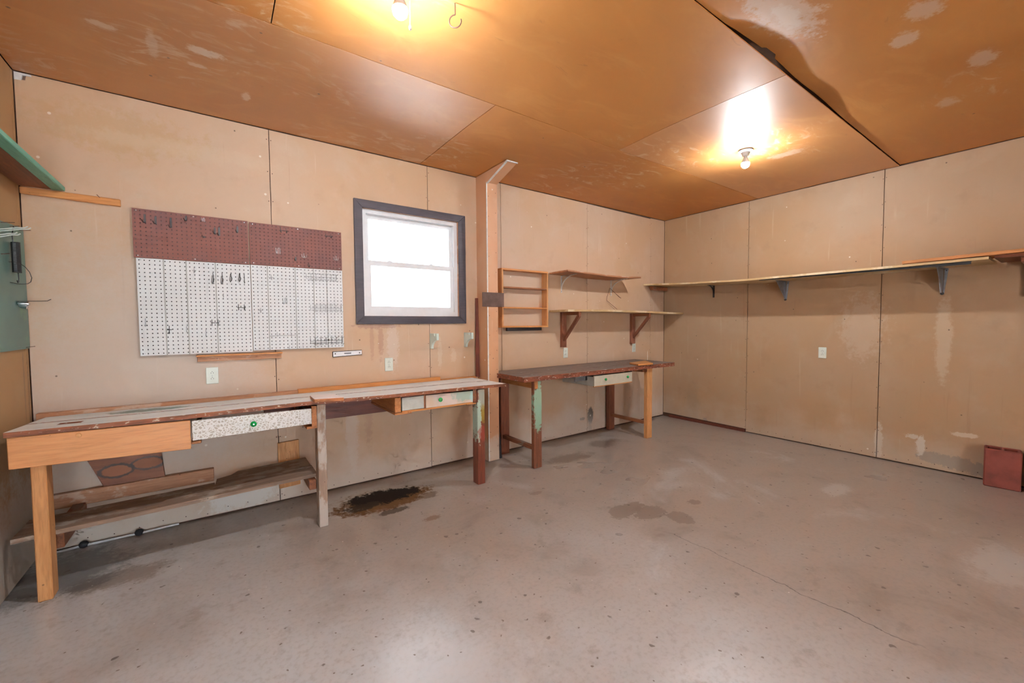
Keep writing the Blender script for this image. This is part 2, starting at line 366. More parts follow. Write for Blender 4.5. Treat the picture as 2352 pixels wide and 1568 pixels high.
def peg(name, c1, c2, grooves=()):
    n = N(name); p = n.pos(); X = n.xyz(p)[0]
    f = n.noise(p, 4, 5, .6)
    c = n.mix(n.step(f, .35, .7), c1, c2)
    for g in grooves:
        m = n.step(n.math('ABSOLUTE', n.math('ADD', X, -g)), .0042, .0028)
        c = n.mix(m, c, (.42, .42, .40))
    c = n.mix(n.mul(n.step(n.noise(n.scale(p, (30, 30, 1.5)), 1, 4), .62, .75), .2), c, tuple(x*.6 for x in c2))
    v = n.vor(p, 11); k = n.mul(n.step(v.outputs['Distance'], .05, .03), n.step(n.xyz(v.outputs['Color'])[0], .6, .65))
    c = n.mix(n.mul(k, .7), c, (.7, .66, .62))
    return n.out(c, .6, .35)
M['peg_white'] = peg('white_pegboard', (.76, .77, .77), (.71, .72, .72), (-5.375, -5.261, -5.105, -4.8, -4.621, -4.496, -4.403))
M['peg_brown'] = peg('brown_pegboard', (.185, .062, .045), (.14, .055, .048))
M['board_green'] = None
def greenboard():
    n = N('green_tool_board'); p = n.pos()
    c = n.mix(n.step(n.noise(p, 3, 4), .35, .7), (.12, .24, .20), (.10, .19, .17))
    c = n.mix(n.mul(n.step(n.noise(n.scale(p, (1, 1, 1), (2, 1, 0)), 6, 3), .6, .7), .5), c, (.16, .34, .17))
    v = n.vor(n.scale(p, (1, 1, .8)), 38); k = n.mul(n.step(v.outputs['Distance'], .12, .08), n.step(n.xyz(v.outputs['Color'])[0], .78, .8))
    c = n.mix(n.mul(k, .7), c, (.55, .66, .6))
    return n.out(c, .35)
M['board_green'] = greenboard()

M['white'] = plain('white_vinyl', (.80, .80, .81), .35, var=.02)
M['casing'] = wood('purple_grey_painted_casing', (.080, .070, .080), (.062, .055, .066), 'x', .35, worn=(.2, .19, .2), worn_amt=-.1)
M['plate'] = plain('pale_green_white_plastic', (.70, .74, .66), .35, var=.03)
M['slot'] = plain('dark_socket_slot', (.03, .03, .03), .6)
M['rod_bracket'] = plain('pale_mint_paint', (.66, .76, .69), .4, var=.04)
M['black_metal'] = plain('black_metal', (.018, .018, .02), .4, 0, .1)
M['black_wood'] = plain('black_board', (.02, .016, .018), .6)
M['steel'] = plain('galvanised_steel', (.42, .45, .50), .38, .85, .12)
M['chrome'] = plain('chrome', (.72, .74, .76), .18, 1, .02)
M['white_metal'] = plain('white_enamelled_metal', (.66, .64, .61), .35, 0, .08)
M['wire'] = plain('dark_wire', (.05, .042, .040), .45, .4)
M['wire_grey'] = plain('grey_wire', (.42, .42, .43), .4, .4)
M['wire_silver'] = plain('silver_wire', (.66, .66, .67), .3, .6)
M['rust_wire'] = plain('rusty_wire', (.10, .045, .03), .6, .3)
M['white_wire'] = plain('white_coated_wire', (.70, .78, .74), .35)
M['green_knob'] = plain('green_glass_knob', (.01, .36, .08), .12, 0, .05)
M['knob_pin'] = plain('bright_knob_screw', (.8, .8, .78), .25, .8)
M['brown_plate'] = plain('brown_painted_metal_plate', (.17, .105, .085), .35, .2, .2, 14)
M['red_block'] = plain('red_clay_block', (.30, .072, .050), .75, 0, .22, 7)
M['porcelain'] = plain('white_porcelain', (.85, .85, .84), .25, 0, .02)
M['conduit'] = plain('white_plastic_pipe', (.78, .79, .80), .3)
M['rubber'] = plain('black_rubber', (.03, .03, .035), .7)
M['strip_label'] = plain('grey_label', (.25, .25, .27), .4)
M['oval_board'] = None
def ovalboard():
    n = N('stained_board_with_rings'); p = n.pos()
    f = n.noise(n.scale(p, (2.2, 26, 26)), 1.6, 6, .6, 1)
    c = n.mix(n.step(f, .3, .7), (.30, .10, .04), (.20, .065, .028))
    for cx, cz, rx, rz in ((-5.64, .43, .085, .045), (-5.49, .45, .085, .045)):
        n1 = n.blob(p, (cx, 0, cz), (rx, 1, rz), 20, .12, .12); n2 = n.blob(p, (cx, 0, cz), (rx*.8, 1, rz*.72), 20, .12, .15)
        c = n.mix(n.mul(n1, .85), c, (.05, .035, .03)); c = n.mix(n2, c, (.36, .125, .05))
    return n.out(c, .5)
M['oval_board'] = ovalboard()
def glassmat():
    n = N('window_glass'); t = n.t
    tr = n.new('ShaderNodeBsdfTransparent'); gl = n.new('ShaderNodeBsdfGlossy'); gl.inputs['Roughness'].default_value = .02
    fr = n.new('ShaderNodeFresnel'); fr.inputs[0].default_value = 1.45
    mx = n.new('ShaderNodeMixShader'); t.links.new(fr.outputs[0], mx.inputs[0]); t.links.new(tr.outputs[0], mx.inputs[1]); t.links.new(gl.outputs[0], mx.inputs[2])
    t.links.new(mx.outputs[0], t.nodes['Material Output'].inputs[0]); t.nodes.remove(n.b)
    return n.m
M['glass'] = glassmat()
def bulbmat(power):
    n = N('lit_bulb'); n.b.inputs['Base Color'].default_value = (.9, .9, .9, 1)
    n.b.inputs['Emission Color'].default_value = (.86, .94, 1.0, 1); n.b.inputs['Emission Strength'].default_value = power
    n.m.cycles.emission_sampling = 'FRONT'
    return n.m
M['bulb_near'] = bulbmat(BULB_NEAR); M['bulb_far'] = bulbmat(BULB_FAR)

# ------------------------------------------------------------------ mesh helpers
class MB:
    def __init__(s): s.v = []; s.f = []
    def add(s, vs, fs):
        k = len(s.v); s.v += [Vector(a) for a in vs]; s.f += [[i+k for i in f] for f in fs]; return s
    def hexa(s, p):   # 8 corners: bottom ring then top ring
        return s.add(p, [(3, 2, 1, 0), (4, 5, 6, 7), (0, 1, 5, 4), (1, 2, 6, 5), (2, 3, 7, 6), (3, 0, 4, 7)])
    def box(s, x0, x1, y0, y1, z0, z1):
        return s.hexa([(x0, y0, z0), (x1, y0, z0), (x1, y1, z0), (x0, y1, z0), (x0, y0, z1), (x1, y0, z1), (x1, y1, z1), (x0, y1, z1)])
    def prism(s, poly, ext):
        n = len(poly); e = Vector(ext); a = [Vector(q) for q in poly]
        return s.add(a+[q+e for q in a], [list(range(n))[::-1], list(range(n, 2*n))]+[(i, (i+1) % n, n+(i+1) % n, n+i) for i in range(n)])
    def slab(s, xs, ys, zf, th, skip=()):
        nx, ny = len(xs), len(ys); k = len(s.v)
        for x in xs:
            for y in ys:
                z = zf(x, y); s.v += [Vector((x, y, z)), Vector((x, y, z-th))]
        I = lambda i, j, b: k+(i*ny+j)*2+b
        on = lambda i, j: 0 <= i < nx-1 and 0 <= j < ny-1 and (i, j) not in skip
        for i in range(nx-1):
            for j in range(ny-1):
                if not on(i, j): continue
                s.f += [[I(i, j, 0), I(i+1, j, 0), I(i+1, j+1, 0), I(i, j+1, 0)], [I(i, j, 1), I(i, j+1, 1), I(i+1, j+1, 1), I(i+1, j, 1)]]
                for di, dj, a, b in ((-1, 0, (i, j+1), (i, j)), (1, 0, (i+1, j), (i+1, j+1)), (0, -1, (i, j), (i+1, j)), (0, 1, (i+1, j+1), (i, j+1))):
                    if not on(i+di, j+dj): s.f.append([I(*a, 0), I(*a, 1), I(*b, 1), I(*b, 0)])
        return s
    def tube(s, pts, r, n=7, closed=False):
        P = [Vector(q) for q in pts]; k = len(s.v); m = len(P)
        t0 = (P[1]-P[0]).normalized(); up = Vector((0, 0, 1)) if abs(t0.z) < .9 else Vector((1, 0, 0))
        a = t0.cross(up).normalized()
        for i in range(m):
            t = (P[min(i+1, m-1)]-P[max(i-1, 0)])
            t = t.normalized() if t.length > 1e-9 else t0
            a = (a-t*a.dot(t)); a = a.normalized() if a.length > 1e-6 else t.orthogonal().normalized()
            b = t.cross(a); rr = r[i] if isinstance(r, (list, tuple)) else r
            for j in range(n):
                g = 2*math.pi*j/n; s.v.append(P[i]+(a*math.cos(g)+b*math.sin(g))*rr)
        for i in range(m-1):
            for j in range(n): s.f.append([k+i*n+j, k+i*n+(j+1) % n, k+(i+1)*n+(j+1) % n, k+(i+1)*n+j])
        s.f += [[k+j for j in range(n)][::-1], [k+(m-1)*n+j for j in range(n)]]
        return s
    def lathe(s, c, ax, prof, n=20):
        """prof: (distance along ax, radius)"""
        c = Vector(c); ax = Vector(ax).normalized(); a = ax.orthogonal().normalized(); b = ax.cross(a); k = len(s.v)
        for d, r in prof:
            for j in range(n):
                g = 2*math.pi*j/n; s.v.append(c+ax*d+(a*math.cos(g)+b*math.sin(g))*max(r, 1e-5))
        for i in range(len(prof)-1):
            for j in range(n): s.f.append([k+i*n+j, k+i*n+(j+1) % n, k+(i+1)*n+(j+1) % n, k+(i+1)*n+j])
        s.f += [[k+j for j in range(n)][::-1], [k+(len(prof)-1)*n+j for j in range(n)]]
        return s
    def build(s, name, m, parent=None, bevel=0, smooth=False, loc=None):
        off = Vector((0, 0, 0))
        if parent is not None:
            q = parent
            while q: off += q.location; q = q.parent
        o_loc = Vector(loc) if loc is not None else None
        sh = off if o_loc is None else o_loc
        me = bpy.data.meshes.new(name); me.from_pydata([v-sh for v in s.v], [], s.f)
        bm = bmesh.new(); bm.from_mesh(me)
        bmesh.ops.recalc_face_normals(bm, faces=bm.faces)
        if bevel:
            ed = [e for e in bm.edges if e.is_manifold and e.calc_face_angle(0) > .6]
            bmesh.ops.bevel(bm, geom=ed, offset=bevel, segments=1, affect='EDGES', clamp_overlap=True)
        if smooth:
            for f in bm.faces: f.smooth = True
            for e in bm.edges:
                if e.is_manifold and e.calc_face_angle(0) > .7: e.smooth = False
        bm.to_mesh(me); bm.free()
        me.materials.append(M[m] if isinstance(m, str) else m)
        o = bpy.data.objects.new(name, me); COL.objects.link(o)
        if parent is not None: o.parent = parent
        if o_loc is not None: o.location = o_loc - off
        return o

def B(x0, x1, y0, y1, z0, z1): return MB().box(min(x0, x1), max(x0, x1), min(y0, y1), max(y0, y1), min(z0, z1), max(z0, z1))
def tag(o, label=None, cat=None, group=None, kind=None):
    if label: o['label'] = label
    if cat: o['category'] = cat
    if group: o['group'] = group
    if kind: o['kind'] = kind
    return o
def thing(name, label, cat, loc, group=None):
    o = bpy.data.objects.new(name, None); COL.objects.link(o); o.location = loc; o.empty_display_size = .05
    return tag(o, label, cat, group)
def copy_tree(o, parent=None):
    c = o.copy(); COL.objects.link(c); c.parent = parent
    for ch in list(o.children): copy_tree(ch, c)
    return c
def arc(c, r, a0, a1, n, u, v):
    c = Vector(c); u = Vector(u); v = Vector(v)
    return [c+u*r*math.cos(a0+(a1-a0)*i/n)+v*r*math.sin(a0+(a1-a0)*i/n) for i in range(n+1)]
def lin(a, b, n): return [a+(b-a)*i/n for i in range(n+1)]
random.seed(4)

# ------------------------------------------------------------------ the room
tag(MB().box(XL-.15, XR+.15, YF-.15, .15, -.12, 0).build('floor', 'floor'), 'stained grey concrete garage floor', kind='structure')

M['ground'] = plain('pale_gravel', (.48, .49, .50), .9, 0, .1, 3)
tag(MB().box(-40, 40, -40, 40, -.5, -.14).build('ground', 'ground'), 'pale sunlit gravel outside', kind='structure')
WX0, WX1, WZ0, WZ1 = -4.122, -3.232, 1.383, 2.280      # window opening
wb = MB()
for a in ((XL-.15, WX0, .012, .13, 0, H+.1), (WX1, XR+.15, .012, .13, 0, H+.1), (WX0, WX1, .012, .13, 0, WZ0), (WX0, WX1, .012, .13, WZ1, H+.1)): wb.box(*a)
wall_back = tag(wb.build('wall_back', 'backing'), 'back wall of tan painted panels with the window', kind='structure')
PT, G, ZB = .010, .0025, .012
def bpanel(poly, name='wall_panel'):
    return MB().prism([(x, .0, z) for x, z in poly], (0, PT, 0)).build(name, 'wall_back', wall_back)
ZT = H-.006
bpanel([(XL+.004, ZB), (SX1-G, ZB), (SX1-G, ZT), (XL+.05, ZT+.002), (XL+.045, ZT-.035), (XL+.004, ZT-.04)])
bpanel([(SX1+G, ZB), (SX2-G, ZB), (SX2-G, WZ0), (WX0, WZ0), (WX0, WZ1), (SX2-G, WZ1), (SX2-G, ZT), (SX1+G, ZT)])
bpanel([(SX2+G, ZB+.004), (-3.0, ZB+.006), (-3.0, ZT), (SX2+G, ZT), (SX2+G, WZ1), (WX1, WZ1), (WX1, WZ0), (SX2+G, WZ0)])
bpanel([(-2.95, ZB), (-2.752, ZB), (-2.752, ZT), (-2.95, ZT)])
bpanel([(-2.748, ZB), (SX3-.0015, ZB+.006), (SX3-.0015, ZT-.002), (-2.748, ZT)])
bpanel([(SX3+.0015, ZB+.008), (-.31, ZB+.008), (-.31, ZT-.012), (SX3+.0015, ZT-.004)])
bpanel([(-.308, ZB+.008), (-.004, ZB+.008), (-.004, ZT), (-.308, ZT-.004)])
# nail heads along the seams of the panels
nb = MB()
def nails(mb, pts, nrm):
    for q in pts: mb.lathe(Vector(q), nrm, [(0, .0035), (.0015, .003)], 6)
for sx in (SX1, SX2, SX3, -.31):
    for i in range(13):
        z = .07+i*.215
        for d in (-.012, .013):
            x = sx+d+random.uniform(-.003, .003)
            if WZ0-.08 < z < WZ1+.07 and WX0-.08 < x < WX1+.08: continue
            nails(nb, [(x, 0, z+random.uniform(-.02, .02))], (0, -1, 0))
for x in lin(-5.9, -3.1, 24)+lin(-2.7, -.1, 20): nails(nb, [(x, 0, .035+random.uniform(-.006, .02))], (0, -1, 0))
tag(nb.build('nail_heads', 'rust_wire', wall_back), kind='stuff')

wall_right = tag(MB().box(.012, .13, YF-.15, .15, 0, H+.1).build('wall_right', 'backing'), 'right wall of tan painted panels', kind='structure')
ys = [0]+SY+[YF]
for i in range(len(ys)-1):
    a, b = ys[i], ys[i+1]
    zb0 = ZB+.03 if i == 0 else ZB
    MB().prism([(0, a-(G if i else .004), zb0+(.012 if i == 0 else 0)), (0, b+G, zb0), (0, b+G, ZT), (0, a-(G if i else .004), ZT)], (PT, 0, 0)).build('wall_panel', 'wall_right', wall_right)
tag(MB().box(-.004, .011, -1.115, -.09, 0, .038).build('sole_plate', 'red_wood', wall_right), 'dark red timber strip showing under the right wall panel')
nb = MB()
for sy in SY[:3]:
    for i in range(13):
        for d in (-.012, .013): nails(nb, [(0, sy+d+random.uniform(-.003, .003), .05+i*.215+random.uniform(-.02, .02))], (-1, 0, 0))
for y in lin(-1.2, -3.4, 26): nails(nb, [(0, y, .035+random.uniform(-.006, .02))], (-1, 0, 0))
tag(nb.build('nail_heads', 'rust_wire', wall_right), kind='stuff')

wall_left = tag(MB().box(XL-.13, XL-.012, YF-.15, .15, 0, H+.1).build('wall_left', 'backing'), 'left wall of tan painted panels', kind='structure')
ys = [-.006, -.045, -1.22, -2.44, -3.66, -4.88, -6.1, YF]
for a, b in zip(ys, ys[1:]):
    MB().prism([(XL, a-.0015, ZB), (XL, b+.0015, ZB), (XL, b+.0015, ZT), (XL, a-.0015, ZT)], (-PT, 0, 0)).build('wall_panel', 'wall_left', wall_left)

DX0, DX1, DZ = -5.85, -3.9, 2.08       # unseen doorway behind the camera, added and sized for frontal fill light
wf = MB()
for a in ((XL-.15, DX0, YF-.13, YF, 0, H+.1), (DX1, XR+.15, YF-.13, YF, 0, H+.1), (DX0, DX1, YF-.13, YF, DZ, H+.1)): wf.box(*a)
tag(wf.build('wall_front', 'wall_right'), 'front wall with an unseen doorway added for fill light', kind='structure')

ceiling = tag(MB().box(XL-.15, XR+.15, YF-.15, .15, H+.03, H+.14).build('ceiling', 'backing'), 'brown varnished hardboard ceiling', kind='structure')
def sag(x, y, row):
    z = H
    z -= .010*math.exp(-((x+4.0)/1.6)**2)*math.exp(-((y-SYA)/.25)**2)
    z -= .012*math.exp(-((x+2.2)/.7)**2)*math.exp(-((y-SYA)/.3)**2)
    if row == 1: z -= .004*math.exp(-((y-SYB)/.2)**2)
    if row == 2: z += .026*(math.exp(-((x+2.65)/.30)**2)+.55*math.exp(-((x+1.95)/.28)**2))*math.exp(-((y-SYB)/.17)**2)
    if row == 2: z += .006*math.exp(-((y-SYB)/.2)**2)*(1 if x > -3.1 else 0)
    return z
rows = [(0, SYA, [XL, -3.608, 0]), (SYA, SYB, [XL, -4.86, -2.416, 0]), (SYB, SYC, [XL, -3.608, 0]), (SYC, -4.87, [XL, -4.86, -2.416, 0]), (-4.87, -6.09, [XL, -3.608, 0]), (-6.09, YF, [XL, -2.416, 0])]
for r, (a, b, xs) in enumerate(rows):
    for x0, x1 in zip(xs, xs[1:]):
        g = .0025
        X = lin(x0+g, x1-g, 36); Y = lin(b+g, a-g, 14)
        MB().slab(X, Y, lambda x, y: sag(x, y, r)+.006, .006).build('ceiling_panel', 'ceiling_gloss' if (r, x0 < -4, x1 > -1) in ((0, True, False), (1, False, True)) else 'ceiling', ceiling, smooth=True)

MB().prism([(XL+.004, -.002, ZT-.042), (XL+.03, -.002, ZT-.040), (XL+.034, -.002, ZT-.012), (XL+.07, -.002, ZT-.010), (XL+.068, -.002, ZT), (XL+.004, -.002, ZT)], (0, .012, 0)).build('plaster_chip', 'raw_edge', wall_back)['label'] = 'broken white plaster corner'
# boxed post against the back wall with the sloping brace at its head
PX0, PX1, PY = -3.035, -2.918, -.19
post = tag(MB().box(PX0, PX1, PY, 0, .006, 2.635).build('trim_1', 'post_box'), 'boxed tan post standing against the back wall', kind='structure')
MB().prism([(PX0, 0, 2.636), (PX0, PY, 2.628), (PX0, -.515, H-.004), (PX0, 0, H-.004)], (PX1-PX0, 0, 0)).build('brace', 'post_box', post)
MB().box(PX0-.003, PX0+.007, PY-.003, PY+.004, .01, 2.63).build('corner_edge', 'raw_edge', post)
MB().prism([(PX0-.003, PY-.002, 2.622), (PX0+.014, PY-.002, 2.622), (PX0+.014, -.515, H-.008), (PX0-.003, -.515, H-.008)], (0, -.004, -.006)).build('corner_edge', 'raw_edge', post)
MB().box(PX0, PX1, -.525, -.513, H-.012, H-.003).build('corner_edge', 'raw_edge', post)
nb = MB()
for i in range(14):
    nails(nb, [(PX0+.02, PY, .1+i*.185), (PX1-.018, PY, .14+i*.185)], (0, -1, 0))
tag(nb.build('nail_heads', 'rust_wire', post), kind='stuff')

# window
win = tag(thing('window_1', 'double hung white window with purple grey casing', None, (-3.675, 0, WZ0)), kind='structure')
OX0, OX1, OZ0, OZ1 = -4.186, -3.166, 1.322, 2.337
IX0, IX1, IZ0, IZ1 = -4.118, -3.238, 1.390, 2.273
for pl in ([(OX0, OZ0), (IX0, IZ0), (IX0, IZ1), (OX0, OZ1)], [(OX1, OZ0), (OX1, OZ1), (IX1, IZ1), (IX1, IZ0)],
           [(OX0, OZ1), (IX0, IZ1), (IX1, IZ1), (OX1, OZ1)], [(OX0, OZ0), (OX1, OZ0), (IX1, IZ0), (IX0, IZ0)]):
    tag(MB().prism([(x, -.018, z) for x, z in pl], (0, .017, 0)).build('casing_board', 'casing', win, bevel=.003), 'mitred purple grey casing board')
jb = MB()
for a in ((WX0-.002, WX0+.006, -.004, .13, WZ0, WZ1), (WX1-.006, WX1+.002, -.004, .13, WZ0, WZ1), (WX0, WX1, -.004, .13, WZ0-.002, WZ0+.006), (WX0, WX1, -.004, .13, WZ1-.006, WZ1+.002)): jb.box(*a)
tag(jb.build('jamb', 'pine_worn', win), 'bare wood lining of the window opening')
def frame(name, x0, x1, z0, z1, w, y0, y1, mat, bot=None, top=None):
    b = MB(); bot = bot or w; top = top or w
    for a in ((x0, x0+w, y0, y1, z0, z1), (x1-w, x1, y0, y1, z0, z1), (x0+w, x1-w, y0, y1, z0, z0+bot), (x0+w, x1-w, y0, y1, z1-top, z1)): b.box(*a)
    return b.build(name, mat, win)
fx0, fx1, fz0, fz1 = WX0+.007, WX1-.007, WZ0+.007, WZ1-.007
frame('window_frame', fx0, fx1, fz0, fz1, .034, .018, .10, 'white', .042, .034)
up = frame('upper_sash', fx0+.033, fx1-.033, 1.82, fz1-.032, .030, .062, .085, 'white', .03, .036)
lo = frame('lower_sash', fx0+.035, fx1-.035, fz0+.040, 1.856, .036, .030, .058, 'white', .044, .042)
MB().box(fx0+.06, fx1-.06, .072, .075, 1.848, fz1-.065).build('pane', 'glass', up)
MB().box(fx0+.068, fx1-.068, .042, .045, fz0+.082, 1.816).build('pane', 'glass', lo)
for u in (895, 990):
    q = at(u, 607, y=.036)
    MB().box(q.x-.018, q.x+.018, .026, .045, 1.855, 1.862).lathe((q.x, .034, 1.862), (0, 0, 1), [(0, .009), (.006, .007)], 10).build('sash_lock', 'white', lo)

# ------------------------------------------------------------------ ceiling lamps
def lamp(loc, label, chain):
    x, y = loc; t = thing('ceiling_lamp', label, 'lamp', (x, y, H-.004), 'bare bulb ceiling lamps')
    z = H-.003
    MB().lathe((x, y, z), (0, 0, -1), [(0, .052), (.006, .055), (.012, .050), (.018, .032), (.034, .026), (.046, .024)], 24).build('lamp_holder', 'porcelain', t, smooth=True)
    bl = MB().lathe((x, y, z-.044), (0, 0, -1), [(0, .012), (.012, .014), (.03, .022), (.046, .0285), (.058, .0312)], 16).build('light_stop_collar', 'porcelain', t, smooth=True)  # opaque collar added to hold the bulb's light off the ceiling
    pr = [(.0582, .0312), (.068, .0315), (.082, .028), (.093, .018), (.098, .006)]
    MB().lathe((x, y, z-.044), (0, 0, -1), pr, 16).build('bulb', 'bulb_near' if chain else 'bulb_far', t, smooth=True)
    if chain:
        c = (x+.035, y-.02)
        MB().tube([(c[0], c[1], z-.02), (c[0], c[1], z-.165)], .0012, 6).build('pull_chain', 'white_metal', t)
        MB().lathe((c[0], c[1], z-.165), (0, 0, -1), [(0, .002), (.004, .005), (.016, .006), (.02, .004)], 10).build('chain_end', 'porcelain', t)
    return t
lamp((-1.52, -1.79), 'lit bare bulb in a white porcelain holder near the far right corner', False)
lamp((-4.45, -1.78), 'lit bare bulb with a pull chain on the ceiling above the middle', True)
hk = at(1045, 7, z=H-.003)
MB().tube([hk, hk+Vector((0, 0, -.05))]+arc(hk+Vector((0, 0, -.078)), .028, math.pi/2, math.pi/2+5.0, 14, (.75, -.6, 0), (0, 0, 1)), .0028, 7).build('ceiling_hook', 'rust_wire', loc=hk, smooth=True)
tag(bpy.data.objects['ceiling_hook'], 'small rusty open hook screwed into the ceiling', 'hook')

# ------------------------------------------------------------------ electrical outlets
def outlet0():
    t = thing('wall_outlet', '', 'outlet', (0, 0, 0), 'duplex wall outlets')
    MB().box(-.035, .035, -.006, 0, -.057, .057).build('cover_plate', 'plate', t, bevel=.003)
    for s in (1, -1):
        z = s*.0195
        pr = MB().prism([(.0165*math.cos(a), -.0075, z+max(-.0125, min(.0125, .0165*math.sin(a)))) for a in [2*math.pi*i/20 for i in range(20)]], (0, .003, 0)).build('receptacle', 'plate', t)
        for dx, w, h in ((-.0063, .0012, .0045), (.0063, .0012, .0038)):
            MB().box(dx-w, dx+w, -.0082, -.0070, z-h-.001, z+h-.001).build('slot', 'slot', pr)
        MB().lathe((0, -.007, z+.0085), (0, -1, 0), [(0, .0024), (.0012, .0024)], 8).build('slot', 'slot', pr)
    MB().lathe((0, -.006, 0), (0, -1, 0), [(0, .003), (.0012, .0026)], 10).build('screw', 'steel', t)
    return t
o0 = outlet0()
spots = [((-5.145, 0, .978), 0, 'white duplex outlet under the left end of the pegboard'),
         ((-3.92, 0, .977), 0, 'white duplex outlet under the window, left of the mint brackets'),
         ((-1.872, 0, .980), 0, 'white duplex outlet below the left wooden shelf bracket'),
         ((-.655, 0, .992), 0, 'white duplex outlet below the right wooden shelf bracket'),
         ((0, -1.876, .992), -math.pi/2, 'white duplex outlet alone on the right wall')]
for i, (l, rz, lab) in enumerate(spots):
    o = o0 if i == 0 else copy_tree(o0)
    o.location = l; o.rotation_euler.z = rz; o['label'] = lab

# ------------------------------------------------------------------ pegboards
def pegboard(name, x0, x1, z0, z1, nx, nz, r, mat, label, zskew=0):
    t = thing(name, label, 'pegboard', ((x0+x1)/2, 0, z0), 'pegboards on the back wall')
    yf, th = -.022, .005
    b = MB(); cw, ch = (x1-x0)/nx, (z1-z0)/nz
    O = [(1, 0), (1, 1), (0, 1), (-1, 1), (-1, 0), (-1, -1), (0, -1), (1, -1)]
    for i in range(nx):
        for j in range(nz):
            cx, cz = x0+(i+.5)*cw, z0+(j+.5)*ch
            outer = [(cx+a*cw/2, yf, cz+c*ch/2) for a, c in O]
            inn = [(cx+r*math.cos(k*math.pi/4), yf, cz+r*math.sin(k*math.pi/4)) for k in range(8)]
            inb = [(q[0], yf+th, q[2]) for q in inn]
            b.add(outer+inn+inb, [(k, (k+1) % 8, 8+(k+1) % 8, 8+k) for k in range(8)]+[(8+k, 8+(k+1) % 8, 16+(k+1) % 8, 16+k) for k in range(8)])
    b.add([(x0, yf, z0), (x1, yf, z0), (x1, yf, z1), (x0, yf, z1), (x0, yf+th, z0), (x1, yf+th, z0), (x1, yf+th, z1), (x0, yf+th, z1)],
          [(0, 1, 5, 4), (1, 2, 6, 5), (2, 3, 7, 6), (3, 0, 4, 7)])
    k = len(b.f)
    me = bpy.data.meshes.new('perforated_sheet'); off = t.location
    me.from_pydata([v-off for v in b.v], [], b.f); me.materials.append(M[mat])
    o = bpy.data.objects.new('perforated_sheet', me); COL.objects.link(o); o.parent = t
    f = MB()
    for a in ((x0+.002, x0+.02, yf+th, -.0005, z0+.002, z1-.002), (x1-.02, x1-.002, yf+th, -.0005, z0+.002, z1-.002), (x0+.02, x1-.02, yf+th, -.0005, z0+.002, z0+.02), (x0+.02, x1-.02, yf+th, -.0005, z1-.02, z1-.002)): f.box(*a)
    f.box(x0+.003, x1-.003, yf+th+.004, yf+th+.006, z0+.003, z1-.003)  # black sheet added behind the holes, standing in for their shade
    f.build('battens_shade_sheet', 'black_wood', t)
    for px in (x0+.02, (x0+x1)/2, x1-.02):
        for pz in (z0+.012, z1-.012): MB().lathe((px, yf, pz), (0, -1, 0), [(0, .004), (.0015, .003)], 8).build('screw_head', 'wire_silver', t)
    return t
pegboard('brown_pegboard', -5.515, -4.911, 1.748, 2.050, 24, 12, .0034, 'peg_brown', 'reddish brown pegboard above the white ones, left of the pair')
pegboard('brown_pegboard', -4.903, -4.288, 1.750, 2.046, 24, 12, .0034, 'peg_brown', 'purplish brown pegboard nearest the window, with silver hooks')
pegboard('white_pegboard', -5.505, -4.905, 1.132, 1.745, 24, 24, .0039, 'peg_white', 'white perforated pegboard with grooves, left of the pair')
pegboard('white_pegboard', -4.901, -4.287, 1.140, 1.747, 24, 24, .0039, 'peg_white', 'white perforated pegboard holding wire racks, next to the window')

